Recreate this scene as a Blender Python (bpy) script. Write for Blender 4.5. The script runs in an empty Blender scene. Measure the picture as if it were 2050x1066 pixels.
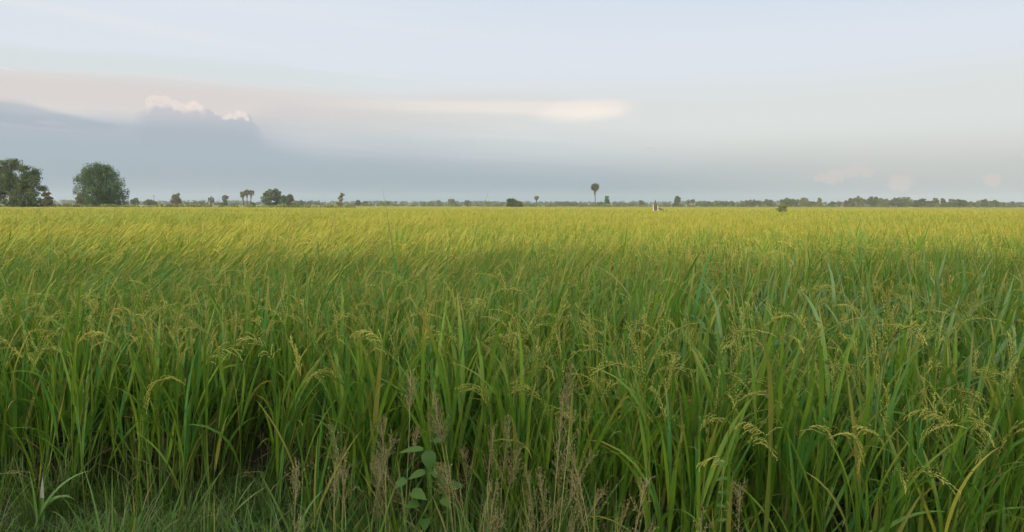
import bpy, math, random
import numpy as np
from mathutils import Matrix, Vector

S = bpy.context.scene
R_ = math.radians

# ------------------------------------------------------------------ camera
CAMZ = 1.35
FPX = 1520.0                       # focal length in photo pixels (photo 2050 x 1066)
PITCH = math.atan((533 - 411.5) / FPX)
ROLL = 0.0022
fw = np.array([0, math.cos(PITCH), -math.sin(PITCH)])
up0 = np.array([0, math.sin(PITCH), math.cos(PITCH)])
rt0 = np.array([1.0, 0, 0])
rt = math.cos(ROLL) * rt0 + math.sin(ROLL) * up0
up = math.cos(ROLL) * up0 - math.sin(ROLL) * rt0
cam_d = bpy.data.cameras.new('camera')
cam = bpy.data.objects.new('camera', cam_d)
S.collection.objects.link(cam)
cam.matrix_world = Matrix(((rt[0], up[0], -fw[0], 0), (rt[1], up[1], -fw[1], 0),
                           (rt[2], up[2], -fw[2], CAMZ), (0, 0, 0, 1)))
cam_d.sensor_width = 36.0
cam_d.lens = 36.0 * FPX / 2050.0
cam_d.clip_start = 0.05
cam_d.clip_end = 20000
S.camera = cam


def ray(px, py):
    return fw + rt * ((px - 1025) / FPX) + up * ((533 - py) / FPX)


def at(px, py, D):
    """world point on the ray through a photo pixel at depth Y = D"""
    r = ray(px, py)
    return np.array([0, 0, CAMZ]) + r * (D / r[1])


def horizon_y(px):
    return 411.5 + ROLL * (px - 1025)


# ------------------------------------------------------------------ render / exposure
S.render.engine = 'CYCLES'
S.view_settings.view_transform = 'Standard'
S.view_settings.look = 'None'
S.view_settings.exposure = 0.0
S.view_settings.gamma = 1.0
S.cycles.max_bounces = 6
S.cycles.diffuse_bounces = 4
S.cycles.transmission_bounces = 4
S.cycles.glossy_bounces = 2
S.cycles.volume_bounces = 1
S.cycles.caustics_reflective = False
S.cycles.caustics_refractive = False

# ------------------------------------------------------------------ sun
WEST_BOOST = 2.3                         # boost added to the unseen sunset-side sky to lift the shaded near rice
SUN_EL = R_(10.0)
SUN_AZ = R_(180 + 22)              # compass-like: 0 = +Y (view direction), clockwise; sun behind, a little to the left
sdir = Vector((math.sin(SUN_AZ) * math.cos(SUN_EL), math.cos(SUN_AZ) * math.cos(SUN_EL), math.sin(SUN_EL)))
sun_d = bpy.data.lights.new('sun', 'SUN')
sun_d.energy = 3.7
sun_d.angle = R_(1.5)
sun_d.color = (1.0, 0.83, 0.55)
sun = bpy.data.objects.new('sun', sun_d)
S.collection.objects.link(sun)
sun.rotation_euler = sdir.to_track_quat('Z', 'Y').to_euler()


def lin(r, g, b):
    def f(c):
        c /= 255.0
        return c / 12.92 if c <= 0.04045 else ((c + 0.055) / 1.055) ** 2.4
    return (f(r), f(g), f(b))


# ------------------------------------------------------------------ world: Nishita sky seen through procedural cloud
W = bpy.data.worlds.new('World')
S.world = W
W.use_nodes = True
wt = W.node_tree
wt.nodes.clear()


class N:
    """tiny expression wrapper round Math nodes"""
    tree = wt

    def __init__(s, sock): s.s = sock

    @staticmethod
    def op(o, *a, clamp=False):
        n = N.tree.nodes.new('ShaderNodeMath'); n.operation = o; n.use_clamp = clamp
        for i, v in enumerate(a):
            if isinstance(v, N): N.tree.links.new(v.s, n.inputs[i])
            else: n.inputs[i].default_value = float(v)
        return N(n.outputs[0])

    def __add__(s, o): return N.op('ADD', s, o)
    __radd__ = __add__
    def __sub__(s, o): return N.op('SUBTRACT', s, o)
    def __rsub__(s, o): return N.op('SUBTRACT', o, s)
    def __mul__(s, o): return N.op('MULTIPLY', s, o)
    __rmul__ = __mul__
    def __truediv__(s, o): return N.op('DIVIDE', s, o)


def sstep(x, a, b):
    n = N.tree.nodes.new('ShaderNodeMapRange'); n.interpolation_type = 'SMOOTHSTEP'; n.clamp = True
    N.tree.links.new(x.s, n.inputs['Value'])
    if isinstance(a, N): N.tree.links.new(a.s, n.inputs['From Min'])
    else: n.inputs['From Min'].default_value = a
    if isinstance(b, N): N.tree.links.new(b.s, n.inputs['From Max'])
    else: n.inputs['From Max'].default_value = b
    return N(n.outputs[0])


def combine(x, y, z):
    n = N.tree.nodes.new('ShaderNodeCombineXYZ')
    for i, v in enumerate((x, y, z)):
        if isinstance(v, N): N.tree.links.new(v.s, n.inputs[i])
        else: n.inputs[i].default_value = v
    return n.outputs[0]


def noise(vec, scale=1.0, detail=4, rough=0.5):
    n = N.tree.nodes.new('ShaderNodeTexNoise')
    n.inputs['Scale'].default_value = scale; n.inputs['Detail'].default_value = detail
    n.inputs['Roughness'].default_value = rough
    N.tree.links.new(vec, n.inputs['Vector'])
    return N(n.outputs[0])


def mixc(f, a, b):
    n = N.tree.nodes.new('ShaderNodeMix'); n.data_type = 'RGBA'
    if isinstance(f, N): N.tree.links.new(f.s, n.inputs[0])
    else: n.inputs[0].default_value = f
    for i, v in ((6, a), (7, b)):
        if isinstance(v, tuple): n.inputs[i].default_value = (*v, 1)
        else: N.tree.links.new(v, n.inputs[i])
    return n.outputs[2]


tc = wt.nodes.new('ShaderNodeTexCoord')
sep = wt.nodes.new('ShaderNodeSeparateXYZ')
wt.links.new(tc.outputs['Generated'], sep.inputs[0])
dx, dy, dz = N(sep.outputs[0]), N(sep.outputs[1]), N(sep.outputs[2])
az = N.op('ARCTAN2', dx, dy)
el = N.op('ARCSINE', dz)


def A(px): return math.atan((px - 1025) / FPX)                  # photo column -> azimuth
def E(py, px=1025): return math.atan((411.5 - py) / FPX) * math.cos(A(px))   # photo row -> elevation


streak = noise(combine(az * 2.2, el * 30.0, 0.3), 1.0, 4, 0.55) - 0.5       # long horizontal streaks
soft = noise(combine(az * 3.0, el * 9.0, 4.3), 1.0, 3, 0.5) - 0.5
puff = noise(combine(az * 34.0, el * 40.0, 1.7), 1.0, 6, 0.62) - 0.5
puffb = noise(combine(az * 90.0, el * 100.0, 8.7), 1.0, 5, 0.6) - 0.5

# upper veil
elw = el + soft * 0.03 + streak * 0.012
veil = mixc(sstep(elw, 0.12, 0.19), lin(224, 228, 227), lin(226, 232, 241))
veil = mixc(sstep(el, 0.18, 0.34) * sstep(az, -0.9, 0.7), veil, lin(200, 224, 243))
veil = mixc(sstep(el, 0.20, 0.28) * sstep(az, 0.05, -0.6), veil, lin(233, 239, 248))
veil = mixc(sstep(el, 0.34, 0.6), veil, lin(196, 210, 232))
veil = mixc(sstep(el, 0.4, 1.3), veil, lin(176, 196, 226))
# warm-grey haze over the right half, low
veil = mixc(sstep(el, 0.11, 0.04) * sstep(az, -0.1, 0.35), veil, lin(209, 211, 208))
wisp = noise(combine(az * 1.6, el * 55.0 + az * 4.0, 6.1), 1.0, 5, 0.6)
veil = mixc(sstep(wisp, 0.50, 0.72) * sstep(el, 0.30, 0.16) * sstep(az, 0.30, -0.1) * 0.55, veil, lin(237, 238, 240))
# pinkish strip
pk = sstep(elw, 0.085, 0.115) * sstep(elw, 0.155, 0.13) * sstep(az, 0.35, -0.1)
veil = mixc(pk * sstep(az, 0.1, -0.4) * 0.85, veil, lin(226, 215, 211))
veil = mixc(pk * 0.3, veil, lin(214, 212, 212))
pk2 = sstep(elw, 0.145, 0.155) * sstep(elw, 0.18, 0.165) * sstep(az, 0.0, -0.35)
veil = mixc(pk2 * 0.5, veil, lin(217, 225, 224))

# the long bright streak in the middle, brightest near x = 1150
su = az - A(1170)
yc = E(228) + 0.0 * az
top1 = sstep(el - streak * 0.003, E(200) + 0.0, E(214))
wide = N.op('MULTIPLY', sstep(el + su * 0.02 + streak * 0.02, E(243), E(228)), top1) * sstep(az, A(560), A(1000)) * sstep(az, A(1290), A(1215))
veil = mixc(wide * 0.8, veil, lin(243, 233, 226))
qx = (az - (A(1165) + 0.0)) / 0.062
qy = (el - E(225)) / 0.0165 - qx * 0.25
core = N.op('SUBTRACT', 1.0, qx * qx + qy * qy) + puff * 1.1 + streak * 2.2 + sstep(az, A(1165), A(1020)) * 0.25
veil = mixc(sstep(core, -0.3, 1.5) * 0.95, veil, lin(255, 245, 236))
# wisps at left, tiny bright one
wx = (az - A(25)) / 0.013
wy = (el - E(142, 0) + (az - A(25)) * 0.15) / 0.0012
wsp = sstep(1.0 - (wx * wx + wy * wy), 0.0, 1.0)
veil = mixc(wsp * 0.6, veil, lin(236, 238, 244))

# low blue-grey rain-cloud bank, its top falling to the right
bt = 0.099 - sstep(az, A(500), A(700)) * 0.012 - sstep(az, -0.25, 0.5) * 0.050 + soft * 0.022 + streak * 0.030
soften = 0.014 + sstep(az, A(470), A(600)) * 0.030 + sstep(az, -0.2, 0.1) * 0.004
bank = sstep(el, bt + soften, bt - soften)
bankc = mixc(sstep(el, 0.0, 0.07), lin(144, 164, 174), lin(166, 181, 193))
bankc = mixc(sstep(el, 0.060, 0.105) * 0.8, bankc, lin(184, 187, 200))
bankc = mixc(sstep(wisp, 0.5, 0.7) * sstep(az, 0.1, -0.2) * sstep(el, 0.03, 0.06) * 0.35, bankc, lin(196, 196, 206))
bankc = mixc(sstep(soft + streak * 0.5, -0.05, 0.25) * 0.5, bankc, lin(165, 176, 190))
bankc = mixc(sstep(az, 0.08, 0.6), bankc, lin(174, 182, 185))
sky_c = mixc(bank * 0.92, veil, bankc)

# dark lens cloud on the left
lx = (az - A(60)) / 0.155
ltop = E(207, 60) - N.op('MAXIMUM', az - A(60), 0.0) * 0.21
lens = sstep(el - puff * 0.006 - soft * 0.012, ltop + 0.0025, ltop - 0.0055) * sstep(el + puff * 0.012, E(262, 60), E(240, 60)) * sstep(az, A(290), A(200))
sky_c = mixc(lens * 0.55, sky_c, lin(160, 176, 190))
px_ = (az - A(110)) / 0.022
py_ = (el - E(250, 110)) / 0.0028
sky_c = mixc(sstep(1.0 - (px_ * px_ + py_ * py_) + puff * 0.8, 0.1, 1.0) * 0.5, sky_c, lin(197, 193, 204))

# cumulus: round lobes warped by noise, lit tops
fine = noise(combine(az * 230.0, el * 240.0, 2.2), 1.0, 4, 0.6) - 0.5
LOBES = [(318, 212, 15), (340, 208, 11), (332, 224, 24), (358, 216, 11), (372, 221, 10), (394, 219, 12), (406, 223, 9), (385, 234, 20),
         (420, 242, 18), (440, 250, 16), (462, 240, 11), (484, 238, 11), (498, 245, 12), (475, 258, 24), (505, 267, 19), (514, 278, 15),
         (305, 246, 24), (340, 268, 52), (400, 278, 52), (460, 286, 46), (500, 296, 32)]


def lobe_field(a_, e_):
    mm = None
    for (lxp, lyp, lr) in LOBES:
        a0, e0, r0 = A(lxp), E(lyp, lxp), lr / FPX
        ddx = (a_ - a0) / (r0 * 1.05); ddy = (e_ - e0) / r0
        v = (1.0 - N.op('SQRT', ddx * ddx + ddy * ddy)) * (r0 * 60)
        mm = v if mm is None else N.op('SMOOTH_MAX', mm, v, 0.04)
    return mm


azw = az + puffb * 0.004 + puff * 0.003 + fine * 0.0025
elc = el + puffb * 0.005 + puff * 0.004 + fine * 0.0025
cum = sstep(lobe_field(azw, elc), -0.01, 0.07) * sstep(az, A(262), A(312))
up_out = sstep(lobe_field(azw - 0.003, elc + 0.0105), 0.32, -0.02)
tops = sstep(el, E(256), E(232)) * sstep(az, A(510), A(490)) * (1.0 - sstep(az, A(412), A(424)) * sstep(az, A(452), A(440)))
lit = up_out * tops * sstep(puffb + fine * 0.9, -0.36, 0.0)
cumc = mixc(sstep(el, E(300), E(225)), lin(166, 180, 192), lin(196, 197, 207))
cumc = mixc(lit * 0.85, cumc, lin(246, 232, 224))
sky_c = mixc(cum * sstep(el, E(330), E(265)) * sstep(az, A(545), A(505)) * 0.74, sky_c, cumc)
cap = None
for (lxp, lyp, lr) in [(459, 239, 7), (467, 236, 7), (476, 239, 6), (484, 233, 9), (494, 236, 8), (500, 242, 6), (388, 218, 7), (398, 214, 9), (408, 220, 6)]:
    a0, e0, r0 = A(lxp), E(lyp, lxp), lr / FPX
    ddx = (azw - a0) / (r0 * 1.1); ddy = (elc - e0) / r0
    v = 1.0 - N.op('SQRT', ddx * ddx + ddy * ddy)
    cap = v if cap is None else N.op('MAXIMUM', cap, v)
sky_c = mixc(sstep(cap + fine * 1.0 + puffb * 0.5, -0.1, 0.8) * 0.7, sky_c, lin(247, 234, 226))
# faint far cumulus on the right
m2 = None
for (lxp, lyp, lr) in [(1712, 336, 16), (1700, 345, 20), (1730, 346, 14), (1668, 352, 24), (1640, 356, 14), (1980, 358, 18), (1800, 364, 26)]:
    a0, e0, r0 = A(lxp), E(lyp, lxp), lr / FPX
    ddx = (azw - a0) / (r0 * 1.1); ddy = (elc - e0) / (r0 * 0.75)
    v = 1.0 - N.op('SQRT', ddx * ddx + ddy * ddy)
    m2 = v if m2 is None else N.op('MAXIMUM', m2, v)
sky_c = mixc(sstep(m2 + puffb * 1.2 + fine * 0.6, 0.05, 0.5) * 0.5, sky_c, lin(214, 203, 199))
kx = (az - A(1298)) / 0.007; ky = (el - E(300)) / 0.0011
sky_c = mixc(sstep(1.0 - (kx * kx + ky * ky) + puff, 0.0, 1.0) * 0.3, sky_c, lin(175, 180, 186))

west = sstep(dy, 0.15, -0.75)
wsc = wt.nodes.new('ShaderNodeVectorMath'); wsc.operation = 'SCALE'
wt.links.new(mixc(west * 0.5, sky_c, lin(250, 243, 222)), wsc.inputs[0]); wt.links.new((1.0 + west * WEST_BOOST).s, wsc.inputs['Scale'])
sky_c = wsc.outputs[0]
nish = wt.nodes.new('ShaderNodeTexSky')
nish.sky_type = 'NISHITA'
nish.sun_disc = False
nish.sun_elevation = SUN_EL
nish.sun_rotation = SUN_AZ
nish.dust_density = 3.0
mulN = wt.nodes.new('ShaderNodeVectorMath'); mulN.operation = 'SCALE'
mulN.inputs['Scale'].default_value = 1.0
wt.links.new(nish.outputs[0], mulN.inputs[0])
scl = wt.nodes.new('ShaderNodeVectorMath'); scl.operation = 'SCALE'; scl.inputs['Scale'].default_value = 1.0 / 0.1
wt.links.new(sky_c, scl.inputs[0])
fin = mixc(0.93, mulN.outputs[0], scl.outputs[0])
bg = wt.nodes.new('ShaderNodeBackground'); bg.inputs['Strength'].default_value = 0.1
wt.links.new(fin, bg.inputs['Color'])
wo = wt.nodes.new('ShaderNodeOutputWorld')
wt.links.new(bg.outputs[0], wo.inputs[0])

# ------------------------------------------------------------------ helpers
rng = np.random.default_rng(7)
random.seed(7)


def tag(o, label=None, cat=None, group=None, kind=None):
    if label: o['label'] = label
    if cat: o['category'] = cat
    if group: o['group'] = group
    if cat and not kind: kind = 'thing'
    if kind: o['kind'] = kind
    return o


def empty(name, loc):
    o = bpy.data.objects.new(name, None)
    o.empty_display_size = 0.2
    S.collection.objects.link(o)
    o.location = loc
    return o


class MB:
    """mesh collector: quads only, with per-vertex attributes r (random per piece) and t (0..1 along it)"""

    def __init__(s): s.v = []; s.f = []; s.r = []; s.t = []; s.m = []; s.n = 0

    def add(s, v, f, r=None, t=None, m=0):
        v = np.asarray(v, dtype=np.float32).reshape(-1, 3); f = np.asarray(f, dtype=np.int64).reshape(-1, 4)
        k = len(v)
        s.v.append(v); s.f.append(f + s.n); s.n += k
        s.r.append(np.broadcast_to(np.float32(0.5) if r is None else np.asarray(r, dtype=np.float32).reshape(-1), (k,)))
        s.t.append(np.broadcast_to(np.float32(0.5) if t is None else np.asarray(t, dtype=np.float32).reshape(-1), (k,)))
        s.m.append(np.full(len(f), m, dtype=np.int32))

    def mesh(s, name, mats, smooth=True):
        v = np.concatenate(s.v); f = np.concatenate(s.f).astype(np.int32)
        me = bpy.data.meshes.new(name)
        me.vertices.add(len(v)); me.vertices.foreach_set('co', v.ravel())
        me.loops.add(f.size); me.loops.foreach_set('vertex_index', f.ravel())
        me.polygons.add(len(f))
        me.polygons.foreach_set('loop_start', np.arange(0, f.size, 4, dtype=np.int32))
        me.polygons.foreach_set('loop_total', np.full(len(f), 4, dtype=np.int32))
        me.polygons.foreach_set('material_index', np.concatenate(s.m))
        me.polygons.foreach_set('use_smooth', np.full(len(f), smooth))
        for nm, arr in (('r', s.r), ('t', s.t)):
            a = me.attributes.new(nm, 'FLOAT', 'POINT')
            a.data.foreach_set('value', np.concatenate(arr).astype(np.float32))
        for mt in (mats if isinstance(mats, (list, tuple)) else [mats]): me.materials.append(mt)
        me.update()
        return me

    def build(s, name, mats, parent=None, loc=None, link=True, smooth=True):
        me = s.mesh(name, mats, smooth)
        o = bpy.data.objects.new(name, me)
        if link: S.collection.objects.link(o)
        if parent is not None: o.parent = parent
        if loc is not None: o.location = loc
        return o


def grid_faces(n, rows, cols, wrap=False):
    """quads for n strips of rows x cols vertices"""
    cc = cols if wrap else cols - 1
    i = np.arange(rows - 1)[:, None] * cols + np.arange(cc)[None, :]
    j = np.arange(rows - 1)[:, None] * cols + (np.arange(cc)[None, :] + 1) % cols
    q = np.stack([i, j, j + cols, i + cols], -1).reshape(-1, 4)
    return (q[None] + (np.arange(n) * rows * cols)[:, None, None]).reshape(-1, 4)


def U(a, b, n): return rng.uniform(a, b, n)


def blades(mb, base, az, th, bend, L, Wd, segs=6, fold=0.25, twist=None, m=0, r=None, sag=1.6, broad=0.0, roll=0.0):
    """arching grass leaves. az = heading, th = start tilt from vertical, bend = extra tilt at the tip"""
    n = len(az)
    base = np.asarray(base, float).reshape(-1, 3)
    s = np.linspace(0, 1, segs + 1)
    thv = th[:, None] + bend[:, None] * s[None, :] ** sag
    mid = (thv[:, 1:] + thv[:, :-1]) / 2
    dl = (L / segs)[:, None]
    hx = np.concatenate([np.zeros((n, 1)), np.cumsum(np.sin(mid) * dl, 1)], 1)
    hz = np.concatenate([np.zeros((n, 1)), np.cumsum(np.cos(mid) * dl, 1)], 1)
    ca, sa = np.cos(az)[:, None], np.sin(az)[:, None]
    P = np.stack([base[:, 0:1] + hx * ca, base[:, 1:2] + hx * sa, base[:, 2:3] + hz], -1)
    nrm = np.stack([-np.cos(thv) * ca, -np.cos(thv) * sa, np.sin(thv)], -1)
    side = np.stack([-np.sin(az), np.cos(az), np.zeros(n)], -1)[:, None, :] * np.ones((1, segs + 1, 1))
    if twist is None: twist = U(-0.9, 0.9, n)
    tw = twist[:, None] * s[None, :] + roll
    c, q = np.cos(tw)[..., None], np.sin(tw)[..., None]
    side2 = side * c + nrm * q
    nrm2 = nrm * c - side * q
    w = Wd[:, None] * (np.minimum(1, 0.45 + s * (2.2 + broad))[None, :] * (1 - s[None, :] ** 2.6) + 0.02) * 0.5
    if fold > 0:
        V = np.stack([P - side2 * w[..., None], P - nrm2 * (w * fold)[..., None] * -1, P + side2 * w[..., None]], 2)
        cols = 3
    else:
        V = np.stack([P - side2 * w[..., None], P + side2 * w[..., None]], 2); cols = 2
    if r is None: r = U(0, 1, n)
    rr = np.repeat(r, (segs + 1) * cols)
    tt = np.tile(np.repeat(s, cols), n)
    mb.add(V.reshape(-1, 3), grid_faces(n, segs + 1, cols), rr, tt, m)
    return P


def sweep(mb, P, Rd, sides=3, m=0, r=None):
    """tubes: P (n, k, 3) centre lines, Rd (n, k) radii"""
    P = np.asarray(P, float); Rd = np.asarray(Rd, float)
    if P.ndim == 2: P = P[None]; Rd = Rd[None]
    n, k, _ = P.shape
    T = np.gradient(P, axis=1); T /= np.linalg.norm(T, axis=2, keepdims=True) + 1e-9
    ref = np.where(np.abs(T[..., 2:3]) < 0.9, np.array([0, 0, 1.0]), np.array([1.0, 0, 0]))
    ref = ref[:, :1] * np.ones((1, k, 1))
    a = np.cross(T, ref); a /= np.linalg.norm(a, axis=2, keepdims=True) + 1e-9
    b = np.cross(T, a)
    ph = np.arange(sides) / sides * 2 * np.pi
    V = P[:, :, None, :] + Rd[:, :, None, None] * (a[:, :, None, :] * np.cos(ph)[:, None] + b[:, :, None, :] * np.sin(ph)[:, None])
    if r is None: r = U(0, 1, n)
    mb.add(V.reshape(-1, 3), grid_faces(n, k, sides, True), np.repeat(r, k * sides), np.tile(np.repeat(np.linspace(0, 1, k), sides), n), m)


def unit(v): return v / (np.linalg.norm(v, axis=-1, keepdims=True) + 1e-9)


def panicle(mb, top, d0, heading, L=0.22, droop=1.6, nb=11, per=8, gl=0.0085, gw=0.0016, spread=0.35, mg=1, ms=0):
    """rice head: arching rachis with branchlets of spindle-shaped grains"""
    k = 14
    s = np.linspace(0, 1, k)
    h = np.array([math.cos(heading), math.sin(heading), 0])
    th = d0 + droop * s ** 1.2
    stp = L / (k - 1)
    P = np.zeros((k, 3)); P[0] = top
    for i in range(1, k):
        P[i] = P[i - 1] + stp * (h * math.sin(th[i]) + np.array([0, 0, math.cos(th[i])]))
    sweep(mb, P, 0.0011 * (1 - 0.6 * s), 3, ms)
    T = unit(np.gradient(P, axis=0))
    gs = []; gd = []
    brs = []
    for b in range(nb):
        u = 0.05 + 0.85 * b / nb
        i = u * (k - 1); i0 = int(i); p0 = P[i0] + (P[min(i0 + 1, k - 1)] - P[i0]) * (i - i0)
        t = T[i0]
        lat = unit(np.cross(t, rng.normal(size=3)) * 0.8 + h * 0.5 + np.array([0, 0, -0.35]))
        bl = L * rng.uniform(0.22, 0.5) * (1 - 0.45 * u)
        q = p0.copy(); dr = unit(t + lat * spread * rng.uniform(0.5, 1.3))
        pts = [q.copy()]
        for j in range(per):
            dr = unit(dr + np.array([0, 0, -0.05 - 0.02 * j]) * rng.uniform(0.1, 1.3) * (1.0 if droop > 0.8 else 0.4))
            q = q + dr * bl / per
            pts.append(q.copy())
            o = unit(dr + 0.3 * rng.normal(size=3))
            gs.append(q); gd.append(o)
        brs.append(pts)
    sweep(mb, np.array(brs), np.full((nb, per + 1), 0.0005), 3, ms)
    gs = np.array(gs); gd = np.array(gd)
    ll = gl * U(0.85, 1.15, len(gs))[:, None]
    G = np.stack([gs, gs + gd * ll * 0.3, gs + gd * ll * 0.7, gs + gd * ll], 1)
    Rg = np.tile(np.array([0.3, 1.0, 0.85, 0.1]) * gw, (len(gs), 1))
    sweep(mb, G, Rg, 3, mg)
    return P


# ------------------------------------------------------------------ materials
def leafmat(name, cols, trans=0.3, rough=0.5, tip=None, tipw=0.12, wn=0.0, spec=0.3, inst=True, tcol=None, big=None):
    """cols: (dark, light) base colours mixed by the per-leaf random; tip: withered tip colour"""
    mt = bpy.data.materials.new(name); mt.use_nodes = True
    t = mt.node_tree; N.tree = t; t.nodes.clear()
    at_ = t.nodes.new('ShaderNodeAttribute'); at_.attribute_name = 'r'
    r = N(at_.outputs['Fac'])
    oi = t.nodes.new('ShaderNodeObjectInfo')
    rnd = N(oi.outputs['Random'])
    geo = t.nodes.new('ShaderNodeNewGeometry')
    f = r * 0.75 + rnd * 0.25
    c = mixc(sstep(f, 0.1, 0.9), cols[0], cols[1])
    if len(cols) > 2: c = mixc(sstep(N.op('FRACT', r * 7.31), 0.70, 0.95), c, cols[2])
    if big is not None:        # broad patches of riper / greener growth
        nn = noise(geo.outputs['Position'], big[0], 3, 0.5)
        c = mixc(sstep(nn, 0.42, 0.62) * big[2], c, big[1])
    if tip is not None:
        sp = noise(geo.outputs['Position'], 60.0, 2, 0.5)
        c = mixc(sstep(sp, 0.60, 0.74) * 0.45, c, tip)
        tt = t.nodes.new('ShaderNodeAttribute'); tt.attribute_name = 't'
        cut = N.op('FRACT', r * 13.7)
        tf = sstep(N(tt.outputs['Fac']) + cut * 0.5 - 0.5 * 1.0, 0.55 - tipw, 0.92) * sstep(cut, 0.35, 0.7)
        c = mixc(tf * 0.85, c, tip)
    if tip is not None: c = mixc(sstep(N.op('FRACT', r * 29.3), 0.95, 0.97) * 0.8, c, (0.36, 0.31, 0.07))
    pb = t.nodes.new('ShaderNodeBsdfPrincipled')
    t.links.new(c, pb.inputs['Base Color'])
    pb.inputs['Roughness'].default_value = rough
    pb.inputs['Specular IOR Level'].default_value = spec
    out = t.nodes.new('ShaderNodeOutputMaterial')
    if trans > 0:
        tr = t.nodes.new('ShaderNodeBsdfTranslucent')
        hs = mixc(0.35, c, tcol if tcol else (0.22, 0.30, 0.02))
        t.links.new(hs, tr.inputs['Color'])
        mx = t.nodes.new('ShaderNodeMixShader'); mx.inputs[0].default_value = trans
        t.links.new(pb.outputs[0], mx.inputs[1]); t.links.new(tr.outputs[0], mx.inputs[2])
        t.links.new(mx.outputs[0], out.inputs[0])
    else:
        t.links.new(pb.outputs[0], out.inputs[0])
    return mt


M_leaf = leafmat('rice leaf', ((0.085, 0.200, 0.018), (0.205, 0.325, 0.030), (0.075, 0.24, 0.045)), 0.40, 0.45, tip=(0.42, 0.30, 0.07))
M_grain = leafmat('rice grain', ((0.40, 0.43, 0.07), (0.56, 0.50, 0.11)), 0.15, 0.55)
M_stem = leafmat('rice stem', ((0.07, 0.15, 0.02), (0.17, 0.22, 0.03)), 0.1, 0.5)
M_dry = leafmat('dry leaf', ((0.18, 0.15, 0.06), (0.36, 0.29, 0.12)), 0.25, 0.7, tcol=(0.4, 0.28, 0.1))
M_leafF = leafmat('ripening sun-tinted rice leaf', ((0.19, 0.24, 0.022), (0.345, 0.335, 0.035), (0.40, 0.36, 0.055)), 0.3, 0.55, tip=(0.5, 0.38, 0.09), big=(0.09, (0.15, 0.25, 0.02), 0.7))  # sunlit yellow of the far crop is mixed into this ripening leaf colour
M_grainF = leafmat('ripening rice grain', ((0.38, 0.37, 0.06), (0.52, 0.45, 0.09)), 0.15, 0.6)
M_seed = leafmat('brown seed head', ((0.20, 0.155, 0.06), (0.46, 0.38, 0.17)), 0.15, 0.8, tcol=(0.3, 0.2, 0.1))
M_culm = leafmat('straw culm', ((0.20, 0.24, 0.06), (0.42, 0.38, 0.15)), 0.1, 0.6)
M_verge = leafmat('verge grass', ((0.04, 0.115, 0.016), (0.105, 0.19, 0.026), (0.11, 0.15, 0.04)), 0.3, 0.5, tip=(0.3, 0.25, 0.1))
M_weed = leafmat('weed leaf', ((0.055, 0.125, 0.018), (0.11, 0.185, 0.03)), 0.3, 0.5)
M_cool = leafmat('blue-green blade', ((0.10, 0.20, 0.045), (0.19, 0.29, 0.07)), 0.3, 0.4, spec=0.5)
M_white = leafmat('bleached leaf tip', ((0.30, 0.33, 0.24), (0.42, 0.44, 0.34)), 0.2, 0.5)


def treemat(name, a, b, warm=None):
    return leafmat(name, (a, b) if warm is None else (a, b, warm), 0.2, 0.6, spec=0.2, tcol=(0.12, 0.16, 0.03))


M_t1 = treemat('broad crown leaves', (0.035, 0.062, 0.022), (0.080, 0.115, 0.038), (0.10, 0.11, 0.045))
M_t2 = treemat('feathery crown leaves', (0.045, 0.088, 0.040), (0.095, 0.150, 0.062), (0.10, 0.14, 0.05))
M_t3 = treemat('dull green leaves', (0.05, 0.072, 0.028), (0.11, 0.135, 0.05))
M_t4 = treemat('brownish leaves', (0.065, 0.070, 0.034), (0.12, 0.12, 0.055), (0.15, 0.12, 0.065))
M_t5 = treemat('olive leaves', (0.085, 0.105, 0.04), (0.155, 0.175, 0.062))
M_shrub = treemat('shrub leaves', (0.13, 0.16, 0.06), (0.24, 0.26, 0.09))
M_palm = treemat('palm fans', (0.055, 0.065, 0.030), (0.13, 0.125, 0.06), (0.24, 0.19, 0.10))


def solid(name, c1, c2, scale=6.0, rough=0.85, bump=0.4, stretch=(1, 1, 1)):
    mt = bpy.data.materials.new(name); mt.use_nodes = True
    t = mt.node_tree; N.tree = t; t.nodes.clear()
    tcn = t.nodes.new('ShaderNodeTexCoord')
    mp = t.nodes.new('ShaderNodeMapping'); mp.inputs['Scale'].default_value = stretch
    t.links.new(tcn.outputs['Object'], mp.inputs[0])
    n1 = noise(mp.outputs[0], scale, 6, 0.6)
    c = mixc(sstep(n1, 0.3, 0.7), c1, c2)
    pb = t.nodes.new('ShaderNodeBsdfPrincipled'); t.links.new(c, pb.inputs['Base Color'])
    pb.inputs['Roughness'].default_value = rough; pb.inputs['Specular IOR Level'].default_value = 0.2
    bp = t.nodes.new('ShaderNodeBump'); bp.inputs['Strength'].default_value = bump
    t.links.new(n1.s, bp.inputs['Height']); t.links.new(bp.outputs[0], pb.inputs['Normal'])
    out = t.nodes.new('ShaderNodeOutputMaterial'); t.links.new(pb.outputs[0], out.inputs[0])
    return mt


M_soil = solid('damp soil', (0.035, 0.028, 0.018), (0.07, 0.055, 0.035), 3.0)
M_bark = solid('grey bark', (0.06, 0.05, 0.04), (0.14, 0.12, 0.095), 5.0, stretch=(1, 1, 0.2))
M_palmbark = solid('palm bark', (0.05, 0.045, 0.04), (0.10, 0.09, 0.08), 3.0, stretch=(1, 1, 6))
M_pale = solid('pale weathered wood', (0.30, 0.27, 0.20), (0.46, 0.42, 0.33), 9.0, stretch=(1, 1, 0.3))
M_darkwood = solid('dark charred wood', (0.05, 0.045, 0.04), (0.12, 0.10, 0.08), 9.0)
M_farfield = solid('far rice canopy', (0.22, 0.22, 0.035), (0.32, 0.29, 0.045), 0.35, 0.9, 1.0)
M_fallow = solid('paler far field', (0.26, 0.26, 0.09), (0.34, 0.31, 0.11), 0.05, 0.95, 0.4)
M_bank = solid('grassy bank', (0.07, 0.10, 0.03), (0.13, 0.15, 0.045), 1.5)

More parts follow.
